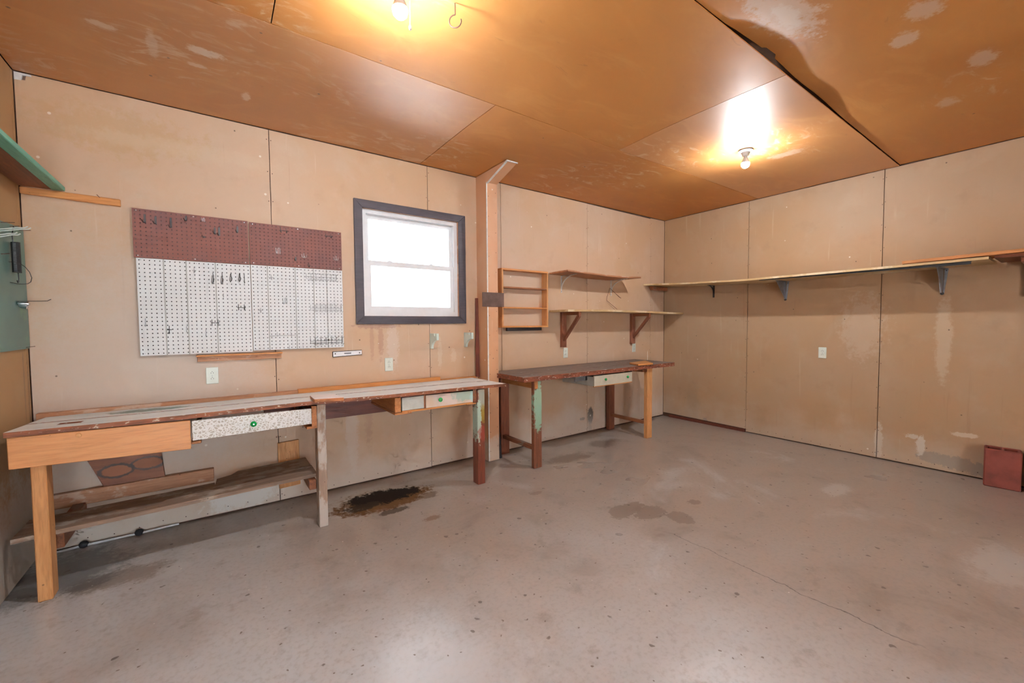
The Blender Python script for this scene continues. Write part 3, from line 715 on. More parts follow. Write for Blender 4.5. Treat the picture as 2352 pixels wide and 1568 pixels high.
# hooks and racks hanging in the pegboards
PYF = -.0235
def hook(kind, u0, v0, u1, v1, mat, label, r=.0019):
    a = at(u0, v0, y=PYF); b = at(u1, v1, y=PYF); w = MB()
    if kind == 'j':        # long straight shank lying on the board, foot curling out
        x = a.x; w.tube([(x, PYF+.006, a.z), (x, PYF, a.z), (x, PYF-.002, b.z+.012)]+arc((x, PYF-.016, b.z+.012), .014, 0, -math.pi*.85, 8, (0, 1, 0), (0, 0, 1)), r, 6)
    elif kind == 'strap':  # flat black spring clip
        x = a.x; w.box(x-.005, x+.005, PYF-.003, PYF, b.z, a.z); w.tube([(x, PYF-.002, b.z+.004), (x-.006, PYF-.012, b.z-.002), (x-.012, PYF-.03, b.z+.012)], r, 6)
    elif kind == 'loop':   # hairpin hook: two wires meeting at the foot
        x = a.x; w.tube([(x, PYF+.006, a.z), (x, PYF, a.z-.002), (x+.001, PYF-.004, (a.z+b.z)/2), (x-.002, PYF-.005, b.z+.008), (x-.005, PYF-.010, b.z), (x-.009, PYF-.016, b.z+.01), (x-.006, PYF-.022, b.z+.04), (x-.004, PYF-.026, b.z+.055)], r, 6)
        w.tube([(x, PYF-.001, (a.z+b.z)/2+.008), (x+.006, PYF-.004, (a.z+b.z)/2-.004), (x+.002, PYF-.004, b.z+.01)], r*.9, 6)
    elif kind == 'double': # cross bar with two prongs pointing out and up
        zm = (a.z+b.z)/2-.003; w.tube([(a.x-.005, PYF, zm), (b.x+.005, PYF, zm)], r, 6)
        for x, s in ((a.x+.004, 1), (b.x-.004, 1)):
            w.tube([(x, PYF+.004, a.z), (x, PYF, a.z-.004), (x, PYF, zm), (x, PYF-.004, b.z+.004), (x, PYF-.035, b.z-.002), (x, PYF-.04, b.z+.012)], r, 6)
    elif kind == 'tee':    # single prong on a short cross bar
        zm = (a.z+b.z)/2; xm = (a.x+b.x)/2
        w.tube([(a.x, PYF+.003, zm+.002), (a.x+.003, PYF, zm), (b.x-.003, PYF, zm), (b.x, PYF+.003, zm+.002)], r, 6)
        w.tube([(xm, PYF, a.z), (xm, PYF-.001, zm), (xm, PYF-.004, b.z+.003), (xm, PYF-.035, b.z), (xm, PYF-.04, b.z+.012)], r, 6)
    elif kind == 'u':      # inverted U with a straight prong beside it
        rr = abs(b.x-a.x)*.22; xc = b.x-rr
        w.tube([(xc-rr, PYF, b.z), (xc-rr, PYF-.001, a.z-rr)]+arc((xc, PYF-.001, a.z-rr), rr, math.pi, 0, 8, (1, 0, 0), (0, 0, 1))+[(xc+rr, PYF, b.z)], r, 6)
        w.tube([(a.x, PYF, a.z), (a.x+.004, PYF-.002, b.z+.002), (a.x+.004, PYF-.03, b.z-.002), (a.x+.004, PYF-.034, b.z+.01)], r, 6)
    elif kind == 'fork':   # three-pronged holder
        zm = b.z; xs = (a.x, (a.x+b.x)/2-.002, b.x)
        w.tube([(xs[0], PYF, a.z-.004), (xs[0]+.001, PYF-.002, zm+.003), (xs[1], PYF-.004, zm), (xs[2]-.001, PYF-.002, zm+.003), (xs[2], PYF, a.z-.006)], r, 6)
        w.tube([(xs[1], PYF, a.z+.004), (xs[1], PYF-.002, zm), (xs[1], PYF-.03, zm-.003), (xs[1], PYF-.034, zm+.008)], r, 6)
    o = w.build('peg_hook', mat, loc=(a.x, PYF, b.z), smooth=True)
    return tag(o, label, 'hook', 'hooks hanging in the pegboards')
BL, BR_, WL, WR = 'left brown pegboard', 'right brown pegboard', 'left white pegboard', 'right white pegboard'
for a in (('strap', 332, 492, 331, 511, 'black_metal', f'black clip, first from the left on the {BL}'),
          ('strap', 357, 497, 357, 514, 'black_metal', f'grey black clip, second from the left on the {BL}'),
          ('strap', 392, 500, 393, 523, 'black_metal', f'long black clip, third from the left on the {BL}'),
          ('strap', 427, 497, 427, 507, 'black_metal', f'short dark clip near the top middle of the {BL}'),
          ('u', 462, 500, 470, 509, 'wire_silver', f'small pale wire loop at the top edge of the {BL}'),
          ('strap', 493, 523, 493, 537, 'wire', f'grey clip just left of its black neighbour on the {BL}'),
          ('strap', 503, 522, 503, 541, 'black_metal', f'black clip just right of its grey neighbour on the {BL}'),
          ('strap', 545, 520, 544, 534, 'black_metal', f'dark clip nearest the right edge of the {BL}'),
          ('strap', 469, 542, 468, 546, 'wire', f'tiny dark hook in the middle of the {BL}'),
          ('double', 643, 521, 659, 536, 'wire', f'dark two-pronged hook near the top middle of the {BR_}'),
          ('double', 747, 536, 761, 547, 'wire', f'dark two-pronged hook at the upper right of the {BR_}'),
          ('u', 633, 569, 643, 583, 'wire_silver', f'silver inverted U hook on the {BR_}'),
          ('fork', 693, 582, 704, 592, 'wire_silver', f'silver forked hook in the lower middle of the {BR_}'),
          ('fork', 767, 588, 777, 598, 'wire_silver', f'silver forked hook at the right edge of the {BR_}'),
          ('tee', 706, 603, 713, 614, 'wire', f'small dark tee hook near the bottom of the {BR_}'),
          ('strap', 679, 590, 679, 599, 'wire', f'dark clip left of the forked hook on the {BR_}'),
          ('tee', 441, 615, 451, 627, 'wire_grey', f'thin grey hook at the upper left of the {WL}'),
          ('loop', 489, 626, 490, 652, 'wire', f'first of five black hairpin hooks in a row on the {WL}'),
          ('loop', 510, 627, 511, 653, 'wire', f'second of five black hairpin hooks in a row on the {WL}'),
          ('loop', 530.5, 628, 531, 648, 'wire', f'third of five black hairpin hooks in a row on the {WL}'),
          ('loop', 551, 629, 552, 647, 'wire', f'fourth of five black hairpin hooks in a row on the {WL}'),
          ('j', 561, 629, 562, 650, 'wire', f'last of five black hooks in a row on the {WL}'),
          ('j', 513, 674, 513, 682, 'wire_grey', f'tiny grey hook in the middle of the {WL}'),
          ('double', 546, 698, 563, 712, 'wire', f'black two-pronged hook at the right of the {WL}'),
          ('double', 485, 733, 503, 747, 'wire', f'black two-pronged hook lower in the middle of the {WL}'),
          ('tee', 383, 748, 395, 766, 'wire', f'dark tee hook at the lower left of the {WL}'),
          ('j', 429, 749, 429, 762, 'wire_grey', f'grey J hook right of the tee hook on the {WL}'),
          ('j', 473, 757, 474, 770, 'wire_grey', f'grey J hook near the bottom middle of the {WL}'),
          ('j', 334, 731, 334, 748, 'wire_grey', f'faint grey hook at the far left of the {WL}'),
          ('tee', 617, 630, 629, 643, 'wire_grey', f'grey ring hook at the upper left of the {WR}'),
          ('u', 649, 684, 659, 698, 'wire_grey', f'grey inverted U hook in the middle of the {WR}'),
          ('tee', 593, 707, 604, 718, 'wire_grey', f'pale tee hook at the left of the {WR}')):
    hook(*a)

def rack(u0, v0, u1, v1, mat, label, n=6, full=True):
    a = at(u0, v0, y=PYF); b = at(u1, v1, y=PYF); r = .0013
    t = thing('tool_rack', label, 'rack', ((a.x+b.x)/2, PYF, b.z), 'wire tool racks on the white pegboard')
    z0, z1 = b.z, a.z; h = z1-z0
    f = MB()
    if full:
        f.tube([(a.x, PYF+.003, z1), (a.x, PYF-.001, z1-.004), (a.x, PYF-.002, z0+h*.28), (a.x+.004, PYF-.003, z0+h*.25), (b.x-.004, PYF-.003, z0+h*.25), (b.x, PYF-.002, z0+h*.28), (b.x, PYF-.001, z1-.004), (b.x, PYF+.003, z1)], r, 6)
        f.tube([(a.x, PYF-.002, z0+h*.52), (b.x, PYF-.002, z0+h*.55)], r, 6)
    else:
        f.tube([(a.x, PYF-.002, z0+h*.3), (b.x, PYF-.002, z0+h*.3)], r, 6)
    f.build('frame', mat, t, smooth=True)
    for i in range(n):
        x = a.x+(b.x-a.x)*((i+.9)/n if full else (i+.5)/n); pw = MB()
        if full:
            pw.tube([(x, PYF-.004, z1-h*.05), (x, PYF-.004, z0+h*.05)], r, 6)
            for z in (z1-h*.05, z0+h*.05):
                pw.tube([(x-.011, PYF-.03, z+.003), (x-.010, PYF-.012, z), (x-.004, PYF-.004, z), (x+.004, PYF-.004, z), (x+.010, PYF-.012, z), (x+.011, PYF-.03, z+.003)], r, 6)
        else:
            pw.tube([(x, PYF, z1), (x, PYF-.003, z0+h*.2), (x, PYF-.02, z0+h*.15), (x, PYF-.024, z0+h*.3)], r, 6)
        pw.build('prong', mat, t, smooth=True)
rack(703, 627, 773, 647, 'wire_grey', 'grey wire tool rack, topmost of the three on the right white pegboard')
rack(713, 699, 784, 717, 'wire_grey', 'grey wire tool rack, middle of the three on the right white pegboard')
rack(713, 775, 786.5, 790, 'wire', 'dark wire tool rack, lowest of the three on the right white pegboard')
rack(621, 762, 684, 773, 'wire_grey', 'pale thin hook bar left of the lowest dark rack', 2, False)
rack(650, 793, 711, 803, 'wire_grey', 'pale thin hook bar along the bottom edge of the white pegboard', 2, False)

# ------------------------------------------------------------------ small things on the back wall
t = thing('wooden_ledge', 'narrow orange pine ledge under the white pegboards', 'ledge', (-4.97, 0, 1.075))
MB().box(-5.222, -4.726, -.018, 0, 1.077, 1.112).build('back_strip', 'pine_worn', t, bevel=.002)
MB().box(-5.228, -4.722, -.045, 0, 1.112, 1.122).build('lip', 'pine', t, bevel=.002)

t = thing('magnetic_strip', 'white tool strip with dark border and grey label under the pegboard', 'tool strip', (-4.258, 0, 1.062))
MB().hexa([(-4.372, -.012, 1.063), (-4.144, -.012, 1.072), (-4.144, 0, 1.072), (-4.372, 0, 1.063), (-4.372, -.012, 1.108), (-4.144, -.012, 1.112), (-4.144, 0, 1.112), (-4.372, 0, 1.108)]).build('border', 'black_metal', t, bevel=.003)
MB().hexa([(-4.368, -.016, 1.067), (-4.148, -.016, 1.076), (-4.148, -.01, 1.076), (-4.368, -.01, 1.067), (-4.368, -.016, 1.104), (-4.148, -.016, 1.108), (-4.148, -.01, 1.108), (-4.368, -.01, 1.104)]).build('face', 'white', t)
MB().box(-4.285, -4.232, -.0175, -.0155, 1.084, 1.095).build('label_plate', 'strip_label', t)
for x in (-4.352, -4.166): MB().lathe((x, -.016, 1.09), (0, -1, 0), [(0, .005), (.0015, .004)], 8).build('screw', 'wire', t)

def rod_bracket(x, label, z):
    pr = [(0, 0), (-.150, 0)]
    pr = [(-.004, .0), (-.096, .0), (-.096, -.016), (-.099, -.022), (-.106, -.024), (-.113, -.022), (-.116, -.016), (-.116, 0), (-.150, 0), (-.150, -.058)]
    pr += [(-.150+.112*math.sin(a), -.058-.080*(1-math.cos(a))) for a in lin(.15, math.pi/2, 8)] + [(-.034, -.138), (-.004, -.138)]
    o = MB().prism([(x, q[0]+.004-.001, z+q[1]) for q in pr], (.022, 0, 0)).build('rod_bracket', 'rod_bracket', bevel=.0015, loc=(x+.011, 0, z-.138))
    tag(o, label, 'bracket', 'mint closet rod brackets')
rod_bracket(-3.54, 'mint painted closet rod bracket below the middle of the window', 1.235)
rod_bracket(-3.188, 'mint painted closet rod bracket next to the boxed post', 1.237)

o = MB().hexa([(-3.082, -.05, .806), (-3.042, -.05, .806), (-3.042, -.03, .806), (-3.082, -.03, .806), (-3.062, -.022, 1.568), (-3.036, -.022, 1.568), (-3.036, -.002, 1.568), (-3.062, -.002, 1.568)]).build('wooden_stick', 'red_wood_z', bevel=.002, loc=(-3.062, -.04, .806))
tag(o, 'dark red stick leaning on the back wall beside the post', 'stick')
o = MB().box(-3.097, -2.853, PY-.009, PY-.003, 1.478, 1.613).build('metal_plate', 'brown_plate', bevel=.002, loc=(-2.975, PY, 1.478))
tag(o, 'brown metal plate fixed across the boxed post', 'plate')
o = MB().box(-2.70, -2.245, -.03, 0, 1.243, 1.277).build('black_strip', 'black_wood', bevel=.002, loc=(-2.47, 0, 1.243))
tag(o, 'black strip on the wall right below the open cubby', 'strip')

# open cubby
t = thing('wall_cubby', 'open orange wooden cubby with two shelves beside the post', 'cubby', (-2.5, 0, 1.278))
cx0, cx1, cz0, cz1, cy, th = -2.802, -2.203, 1.278, 1.870, -.09, .017
MB().box(cx0, cx1, cy, 0, cz1-th, cz1).build('top', 'pine', t, bevel=.0015)
MB().box(cx0, cx1, cy, 0, cz0, cz0+th).build('bottom', 'pine', t, bevel=.0015)
MB().box(cx0, cx0+th, cy, 0, cz0+th, cz1-th).build('side', 'pine_z', t, bevel=.0015)
MB().box(cx1-th, cx1, cy, 0, cz0+th, cz1-th).build('side', 'pine_z', t, bevel=.0015)
MB().box(cx0+th, cx1-th, cy+.004, 0, 1.675, 1.690).build('shelf', 'shelf_red', t, bevel=.0015)
MB().box(cx0+th, cx1-th, cy+.004, 0, 1.472, 1.486).build('shelf', 'pine', t, bevel=.0015)

# upper wall shelf with white metal brackets
def curve_z(pts):
    def f(x, y):
        for (a, za), (b, zb) in zip(pts, pts[1:]):
            if x <= b:
                k = (x-a)/(b-a); k = k*k*(3-2*k)*.5+k*.5; return za+(zb-za)*k
        return pts[-1][1]
    return f
t = thing('wall_shelf', 'thin red brown shelf on two white metal brackets', 'shelf', (-1.5, 0, 1.66), 'shelves on the back wall')
zf = curve_z([(-2.12, 1.877), (-1.75, 1.868), (-1.5, 1.860), (-1.2, 1.861), (-.9, 1.876)])
MB().slab(lin(-2.112, -.905, 24), [-.30, -.004], lambda x, y: zf(x, y)-.0092, .009).build('board', 'shelf_red', t)
MB().slab(lin(-2.112, -.905, 24), [-.297, -.004], zf, .008).build('board', 'pine_worn', t)
def metal_bracket(x, parent, ztop, hgt, dep, mat):
    b = thing_part = MB()
    b.box(x-.009, x+.009, -.0035, 0, ztop-hgt, ztop)
    b.box(x-.009, x+.009, -dep, 0, ztop-.0035, ztop)
    pts = [Vector((x, -.004, ztop-hgt*.78))]
    for i in range(9):
        a = math.pi/2*i/8; pts.append(Vector((x, -.006-dep*.8*(1-math.cos(a)), ztop-.006-hgt*.74*(1-math.sin(a)))))
    for p0, p1 in zip(pts[1:], pts[2:]):
        d = (p1-p0).normalized(); n = Vector((0, d.z, -d.y))*.003
        b.hexa([p0-n+Vector((-.006, 0, 0)), p0-n+Vector((.006, 0, 0)), p0+n+Vector((.006, 0, 0)), p0+n+Vector((-.006, 0, 0)),
                p1-n+Vector((-.006, 0, 0)), p1-n+Vector((.006, 0, 0)), p1+n+Vector((.006, 0, 0)), p1+n+Vector((-.006, 0, 0))])
    o = b.build('bracket', mat, parent)
    for z in (ztop-.018, ztop-.034, ztop-hgt+.015): MB().lathe((x, -.0035, z), (0, -1, 0), [(0, .004), (.0015, .003)], 8).build('screw_head', 'black_metal', o)
    return o
metal_bracket(-1.931, t, 1.852, .19, .25, 'white_metal')
metal_bracket(-1.102, t, 1.845, .19, .25, 'white_metal')

# lower wall shelf with wooden brackets
t = thing('wall_shelf', 'long raw edged plywood shelf on two brown wooden brackets', 'shelf', (-1.05, 0, 1.05), 'shelves on the back wall')
zf2 = curve_z([(-2.12, 1.462), (-1.6, 1.468), (-1.0, 1.464), (-.01, 1.448)])
MB().slab(lin(-2.112, -.006, 24), lin(-.30, -.004, 2), zf2, .021).build('board', 'osb', t)
for x, zt in ((-1.92, 1.444), (-.705, 1.437)):
    br = MB().box(x-.033, x+.033, -.038, 0, 1.048, zt).build('bracket_upright', 'bracket_wood', t, bevel=.002)
    MB().box(x-.018, x+.018, -.285, -.038, zt-.036, zt).build('bracket_arm', 'brown_y', t, bevel=.002)
    MB().prism([(x-.016, -.039, 1.16), (x-.016, -.039, 1.115), (x-.016, -.285, zt-.055), (x-.016, -.285, zt-.036), (x-.016, -.255, zt-.036)], (.032, 0, 0)).build('bracket_brace', 'bracket_wood', t, bevel=.002)

# bent wire hanging on the right white bracket
P = [at(u, v, y=-.03) for u, v in ((1407, 668), (1404, 664), (1400.5, 661.5), (1397.5, 672), (1394.5, 681), (1393.3, 689.5), (1403, 698), (1417.5, 710))]
wv = MB().tube(P, .0022, 6).tube([at(u, v, y=-.03) for u, v in ((1407, 667), (1415, 675), (1421, 681))], .0022, 6).tube([at(u, v, y=-.035) for u, v in ((1415, 675), (1421, 680.5), (1426, 684.5))], .0030, 6).tube([at(u, v, y=-.028) for u, v in ((1392.5, 692), (1402, 701), (1412, 710.5))], .0012, 6)
tag(wv.build('bent_wire', 'rust_wire', loc=P[-1]), 'bent rusty coat hanger wire hanging from a white shelf bracket', 'wire')

# ------------------------------------------------------------------ shelf along the right wall
t = thing('wall_shelf', 'long pale plywood shelf along the right wall on metal brackets', 'shelf', (-.2, -1.5, 1.57))
zpts = [(-3.05, 1.785), (-2.4, 1.780), (-1.6, 1.779), (-1.3, 1.778), (-.7, 1.797), (0.0, 1.832)]
cz = curve_z(zpts)
MB().slab([-.47, -.25, -.004], lin(-3.035, -.006, 30), lambda x, y: cz(y, 0), .019).build('board', 'osb_y', t)
MB().hexa([(-.32, -.06, 1.755), (-.004, -.06, 1.755), (-.004, -.004, 1.755), (-.32, -.004, 1.755), (-.36, -.06, 1.806), (-.004, -.06, 1.806), (-.004, -.004, 1.806), (-.36, -.004, 1.806)]).build('corner_block', 'brown_y', t, bevel=.002)
# small black bracket
def wall_bracket_small(y, ztop):
    b = MB(); b.box(-.004, 0, y-.011, y+.011, ztop-.15, ztop); b.box(-.13, 0, y-.011, y+.011, ztop-.004, ztop)
    pts = [Vector((-.006-.10*(1-math.cos(a)), y, ztop-.006-.10*(1-math.sin(a)))) for a in lin(0, math.pi/2, 8)]
    for p0, p1 in zip(pts, pts[1:]):
        d = (p1-p0).normalized(); n = Vector((d.z, 0, -d.x))*.003
        e = Vector((0, .006, 0)); b.hexa([p0-n-e, p0-n+e, p0+n+e, p0+n-e, p1-n-e, p1-n+e, p1+n+e, p1+n-e])
    return b.build('bracket', 'black_metal', t)
tag(wall_bracket_small(-.712, 1.778), 'small black curved bracket')
def wall_bracket_big(y, ztop, hgt):
    b = MB()   # folded steel wedge: two flanges and a spine
    for s in (-1, 1):
        b.hexa([(-.006, y+s*.004, ztop-hgt), (0, y+s*.004, ztop-hgt), (0, y+s*.012, ztop-hgt), (-.006, y+s*.012, ztop-hgt), (-.006, y+s*.012, ztop), (0, y+s*.012, ztop), (0, y+s*.034, ztop), (-.006, y+s*.034, ztop)])
        b.hexa([(-.24, y+s*.004, ztop-.006), (-.24, y+s*.010, ztop-.006), (-.006, y+s*.030, ztop-.006), (-.006, y+s*.012, ztop-.006), (-.24, y+s*.004, ztop), (-.24, y+s*.010, ztop), (-.006, y+s*.030, ztop), (-.006, y+s*.012, ztop)])
    b.prism([(-.004, y-.004, ztop-hgt), (-.03, y-.004, ztop-hgt+.02), (-.23, y-.004, ztop-.012), (-.23, y-.004, ztop), (-.004, y-.004, ztop)], (0, .008, 0))
    o = b.build('bracket', 'steel', t)
    MB().lathe((-.005, y, ztop-hgt), (-1, 0, 0), [(-.004, .012), (.004, .012), (.005, .006)], 14).build('bolt_head', 'black_metal', o)
    for q in (-.022, .022): MB().lathe((-.006, y+q, ztop-.02), (-1, 0, 0), [(0, .005), (.002, .004)], 8).build('bolt_head', 'black_metal', o)
    return o
tag(wall_bracket_big(-1.523, 1.760, .20), 'folded grey steel bracket')
tag(wall_bracket_big(-2.732, 1.764, .215), 'folded grey steel bracket')
ang = MB()
ang.hexa([(-.445, -2.945, 1.742), (-.440, -2.945, 1.742), (-.440, -1.44, 1.752), (-.445, -1.44, 1.752), (-.445, -2.945, 1.764), (-.440, -2.945, 1.764), (-.440, -1.44, 1.759), (-.445, -1.44, 1.759)])
ang.hexa([(-.44, -2.945, 1.762), (-.41, -2.945, 1.762), (-.41, -1.44, 1.757), (-.44, -1.44, 1.757), (-.44, -2.945, 1.766), (-.41, -2.945, 1.766), (-.41, -1.44, 1.761), (-.44, -1.44, 1.761)])
ang.build('angle_iron', 'black_metal', t)
t2 = MB().hexa([(-.47, -4.3, 1.813), (-.20, -4.3, 1.813), (-.20, -2.56, 1.785), (-.47, -2.56, 1.785), (-.47, -4.3, 1.838), (-.20, -4.3, 1.838), (-.20, -2.56, 1.810), (-.47, -2.56, 1.810)]).build('loose_plank', 'pine_y', bevel=.002, loc=(-.33, -3.4, 1.785))
tag(t2, 'loose orange plank lying on the right end of the plywood shelf', 'plank')
t3 = MB().box(-.44, -.03, -4.3, -3.06, 1.770, 1.795).build('wall_shelf', 'shelf_under', loc=(-.2, -3.7, 1.77))
tag(t3, 'dark brown shelf end continuing past the plywood shelf on the right wall', 'shelf')
for yy in (-3.2, -4.2):
    bk = MB().box(-.40, -.0, yy-.02, yy+.02, 1.735, 1.770).box(-.03, 0, yy-.02, yy+.02, 1.5, 1.735).build('bracket', 'shelf_under', t3)

# ------------------------------------------------------------------ left wall: shelf, cleat, green tool board
t = thing('corner_shelf', 'brown shelf with sea green front edge high on the left wall', 'shelf', (-5.9, -.7, 2.10))
MB().box(XL+.002, -5.852, -1.6, -.022, 2.100, 2.118).build('board', 'shelf_under', t)
MB().box(-5.852, -5.797, -1.6, -.022, 2.098, 2.124).build('edge_strip', 'green_edge', t, bevel=.003)
t = thing('shelf_cleat', 'orange pine cleat nailed to the back wall in the left corner', 'cleat', (-5.77, 0, 2.05))
MB().hexa([(XL+.004, -.021, 2.060), (-5.565, -.021, 2.050), (-5.565, 0, 2.050), (XL+.004, 0, 2.060), (XL+.004, -.021, 2.097), (-5.565, -.021, 2.092), (-5.565, 0, 2.092), (XL+.004, 0, 2.097)]).build('strip', 'pine', t, bevel=.003)
MB().tube([(-5.655, -.02, 2.088), (-5.663, -.045, 2.098)], .0015, 6).build('nail', 'rust_wire', t)

t = thing('tool_board', 'green painted tool board on the left wall in the corner', 'board', (XL+.006, -.4, 1.19))
pz = lambda y: 1.868+.06*y if y > -.4 else 1.845
ybs = lin(-1.15, -.012, 16)
gb = MB()
pro = [(y, 1.198+(.006 if y > -.06 else 0)) for y in ybs]+[(y, pz(y)) for y in ybs[::-1]]
gb.prism([(XL+.002, y, z) for y, z in pro], (.007, 0, 0))
gb.build('sheet', 'board_green', t)
MB().prism([(XL+.009, -1.15, 1.192), (XL+.009, -.04, 1.200), (XL+.009, -.05, 1.214), (XL+.009, -1.15, 1.210)], (.006, 0, 0)).build('bottom_lip', 'board_green', t)
GX = XL+.009
def wall_nail(u0, v0, u1, v1, label, r=.0016, mat='rust_wire'):
    a = at(u0, v0, x=GX); k = (a.y)
    b = at(u1, v1, y=k)
    o = MB().tube([a, (a+b)/2, b], r, 6).build('nail', mat, loc=a)
    tag(o, label, 'nail', 'long nails in the green tool board')
wall_nail(1, 510, 34, 511, 'long rusty nail at the top edge of the green tool board', .0017)
wall_nail(22, 519, 45, 519, 'rusty nail holding up the black spring', .0018)
wall_nail(44, 529, 71, 529, 'rusty nail beside the white double hooks', .0016)
wall_nail(2, 583, 22, 582, 'short dark nail left of the black spring', .0022)
wall_nail(56, 798, 81, 795, 'rusty nail at the bottom corner of the green tool board', .0016)
# white double prong hooks
for j, (dv, lab) in enumerate(((0, 'upper white double prong hook on the green tool board'), (14, 'lower white double prong hook on the green tool board'))):
    hw = MB()
    for k, (u, v) in enumerate(((-14, 527), (-14, 531.5))):
        a = at(u, v+dv, x=GX); d = at((64 if j == 0 else 40)+k*7, 520+dv*.95+k*3.0, y=a.y)
        e = at((57 if j == 0 else 34)+k*7, 523+dv*.95+k*3.2, y=a.y); c = e+Vector((-.02, 0, -.002))
        hw.tube([a, a*.3+c*.7, c, e, d], .0028, 7)
    tag(hw.build('wall_hook', 'white_wire', loc=at(-14, 529+dv, x=GX), smooth=True), lab, 'hook', 'white double prong hooks')
# black extension spring
sx = XL+.030; c0 = at(34, 556, x=sx); c1 = at(40.5, 626, x=sx); yc = (c0.y+c1.y)/2
sp = thing('spring', 'thick black coil spring hanging from a nail on the tool board', 'spring', (sx, yc, c1.z))
nt = 42; R = .0155; coil = []
for i in range(nt*10+1):
    a = 2*math.pi*i/10; coil.append((sx+R*math.cos(a), yc+R*math.sin(a), c1.z+(c0.z-c1.z)*i/(nt*10)))
MB().tube(coil, .0022, 5).lathe((sx, yc, c1.z), (0, 0, 1), [(0, R-.0015), (c0.z-c1.z, R-.0015)], 16).build('coil', 'black_metal', sp)
hp = at(30, 520, x=GX+.01)
MB().tube([(sx-.004, yc-R, c0.z), (sx-.006, yc-R, c0.z+.03), (sx-.012, hp.y, hp.z-.01), (sx-.012, hp.y+.008, hp.z), (sx-.012, hp.y+.018, hp.z-.004)], .0024, 6).build('end_hook', 'black_metal', sp, smooth=True)
MB().tube([(sx, yc+R, c1.z), (sx, yc+R+.004, c1.z-.03), (sx, yc+R, c1.z-.048), (sx, yc+.004, c1.z-.052), (sx, yc-.006, c1.z-.042)], .0024, 6).build('end_hook', 'black_metal', sp, smooth=True)
# wire loop
a = at(20, 601, x=GX); b = at(23, 648, x=GX)
LP = [a]+[at(u, v, y=a.y+.0) for u, v in ((33, 602), (46, 605), (58, 613), (68, 625), (73, 638), (71, 647), (64, 651.5), (52, 652.5))]+[at(40, 651.5, y=(a.y+b.y)/2), b]
tag(MB().tube(LP, .0016, 6).build('wire_loop', 'wire', loc=a, smooth=True), 'thin dark wire loop sticking out of the green tool board', 'wire')
# chrome clip with a rod
q = at(40, 697, x=GX); cl = thing('spring_clip', 'chrome spring clip holding a thin bent rod on the tool board', 'clip', q)
MB().lathe(q+Vector((0, 0, 0)), (1, 0, 0), [(0, .006), (.006, .012), (.034, .013), (.042, .011), (.044, .008)], 14).build('body', 'chrome', cl, smooth=True)
MB().lathe(q+Vector((.004, 0, -.012)), (1, -.1, -.25), [(0, .004), (.01, .009), (.032, .010), (.036, .005)], 12).build('jaw', 'chrome', cl, smooth=True)
r0 = q+Vector((.02, 0, .012)); r1 = at(109, 691, y=q.y); r2 = at(117.5, 687, y=q.y)
MB().tube([q+Vector((0, 0, .012)), r0, r1, r2], .0017, 6).build('rod', 'wire', cl, smooth=True)

# ------------------------------------------------------------------ long work bench
t = thing('work_bench', 'long workbench with grey painted top along the window wall', 'workbench', (-4.55, -.33, 0))
def zt1(x, y):
    f = max(0, min(1, (y+.625)/.6))
    k = max(0, min(1, (x+4.64)/1.5)); zf_ = .836-.002*max(0, min(1, (x+5.9)/1.26))-.022*k
    zf_ += .002*math.sin(x*5)
    return zf_*(1-f)+.803*f
X = [-5.915, -5.775, -5.690]+lin(-5.5, -3.135, 12)
ysm = lambda x: -.34
MB().slab(X, [-.628, -.505, -.435, -.345], zt1, .024, skip=((1, 1),)).build('top_board', 'bench_top', t)
MB().slab(X, [-.339, -.20, -.052], lambda x, y: zt1(x, y)+.0015, .024).build('top_board', 'bench_top', t)
MB().box(-5.955, -4.63, -.048, -.002, .76, .828).build('back_strip', 'pine_worn', t, bevel=.002)
MB().box(-4.628, -3.46, -.046, -.002, .76, .836).build('back_strip', 'pine', t, bevel=.002)
MB().box(-3.458, -3.085, -.046, -.002, .76, .812).build('back_strip', 'pine', t, bevel=.002)
MB().hexa([(-5.908, -.622, .664), (-5.245, -.622, .640), (-5.245, -.602, .640), (-5.908, -.602, .664), (-5.908, -.622, .812), (-5.245, -.622, .800), (-5.245, -.602, .800), (-5.908, -.602, .812)]).build('apron', 'apron', t, bevel=.003)
MB().lathe((-5.676, -.622, .787), (0, -1, 0), [(0, .011), (.004, .010), (.006, .004)], 12).build('apron_plug', 'pine_z', t, smooth=True)
L1 = MB().box(-5.847, -5.795, -.601, -.512, 0, .80).build('leg', 'pine_z', t, bevel=.004)
L2 = MB().hexa([(-4.604, -.612, 0), (-4.552, -.612, 0), (-4.552, -.525, 0), (-4.604, -.525, 0), (-4.602, -.612, .806), (-4.550, -.612, .806), (-4.550, -.525, .806), (-4.602, -.525, .806)]).build('leg', 'grey_leg', t, bevel=.004)
tag(L2, 'weathered grey middle post')
L3 = MB().box(-3.408, -3.338, -.612, -.530, 0, .785).build('leg', 'paint_leg', t, bevel=.004)
tag(L3, 'post with peeling green, yellow and red paint')
for x in (-5.79, -4.66, -3.45): MB().box(x, x+.038, -.60, -.05, .70, .772).build('top_bearer', 'pine_y', t, bevel=.002)
MB().box(-4.85, -3.1, -.05, -.012, .585, .74).build('back_rail', 'red_wood', t, bevel=.002)
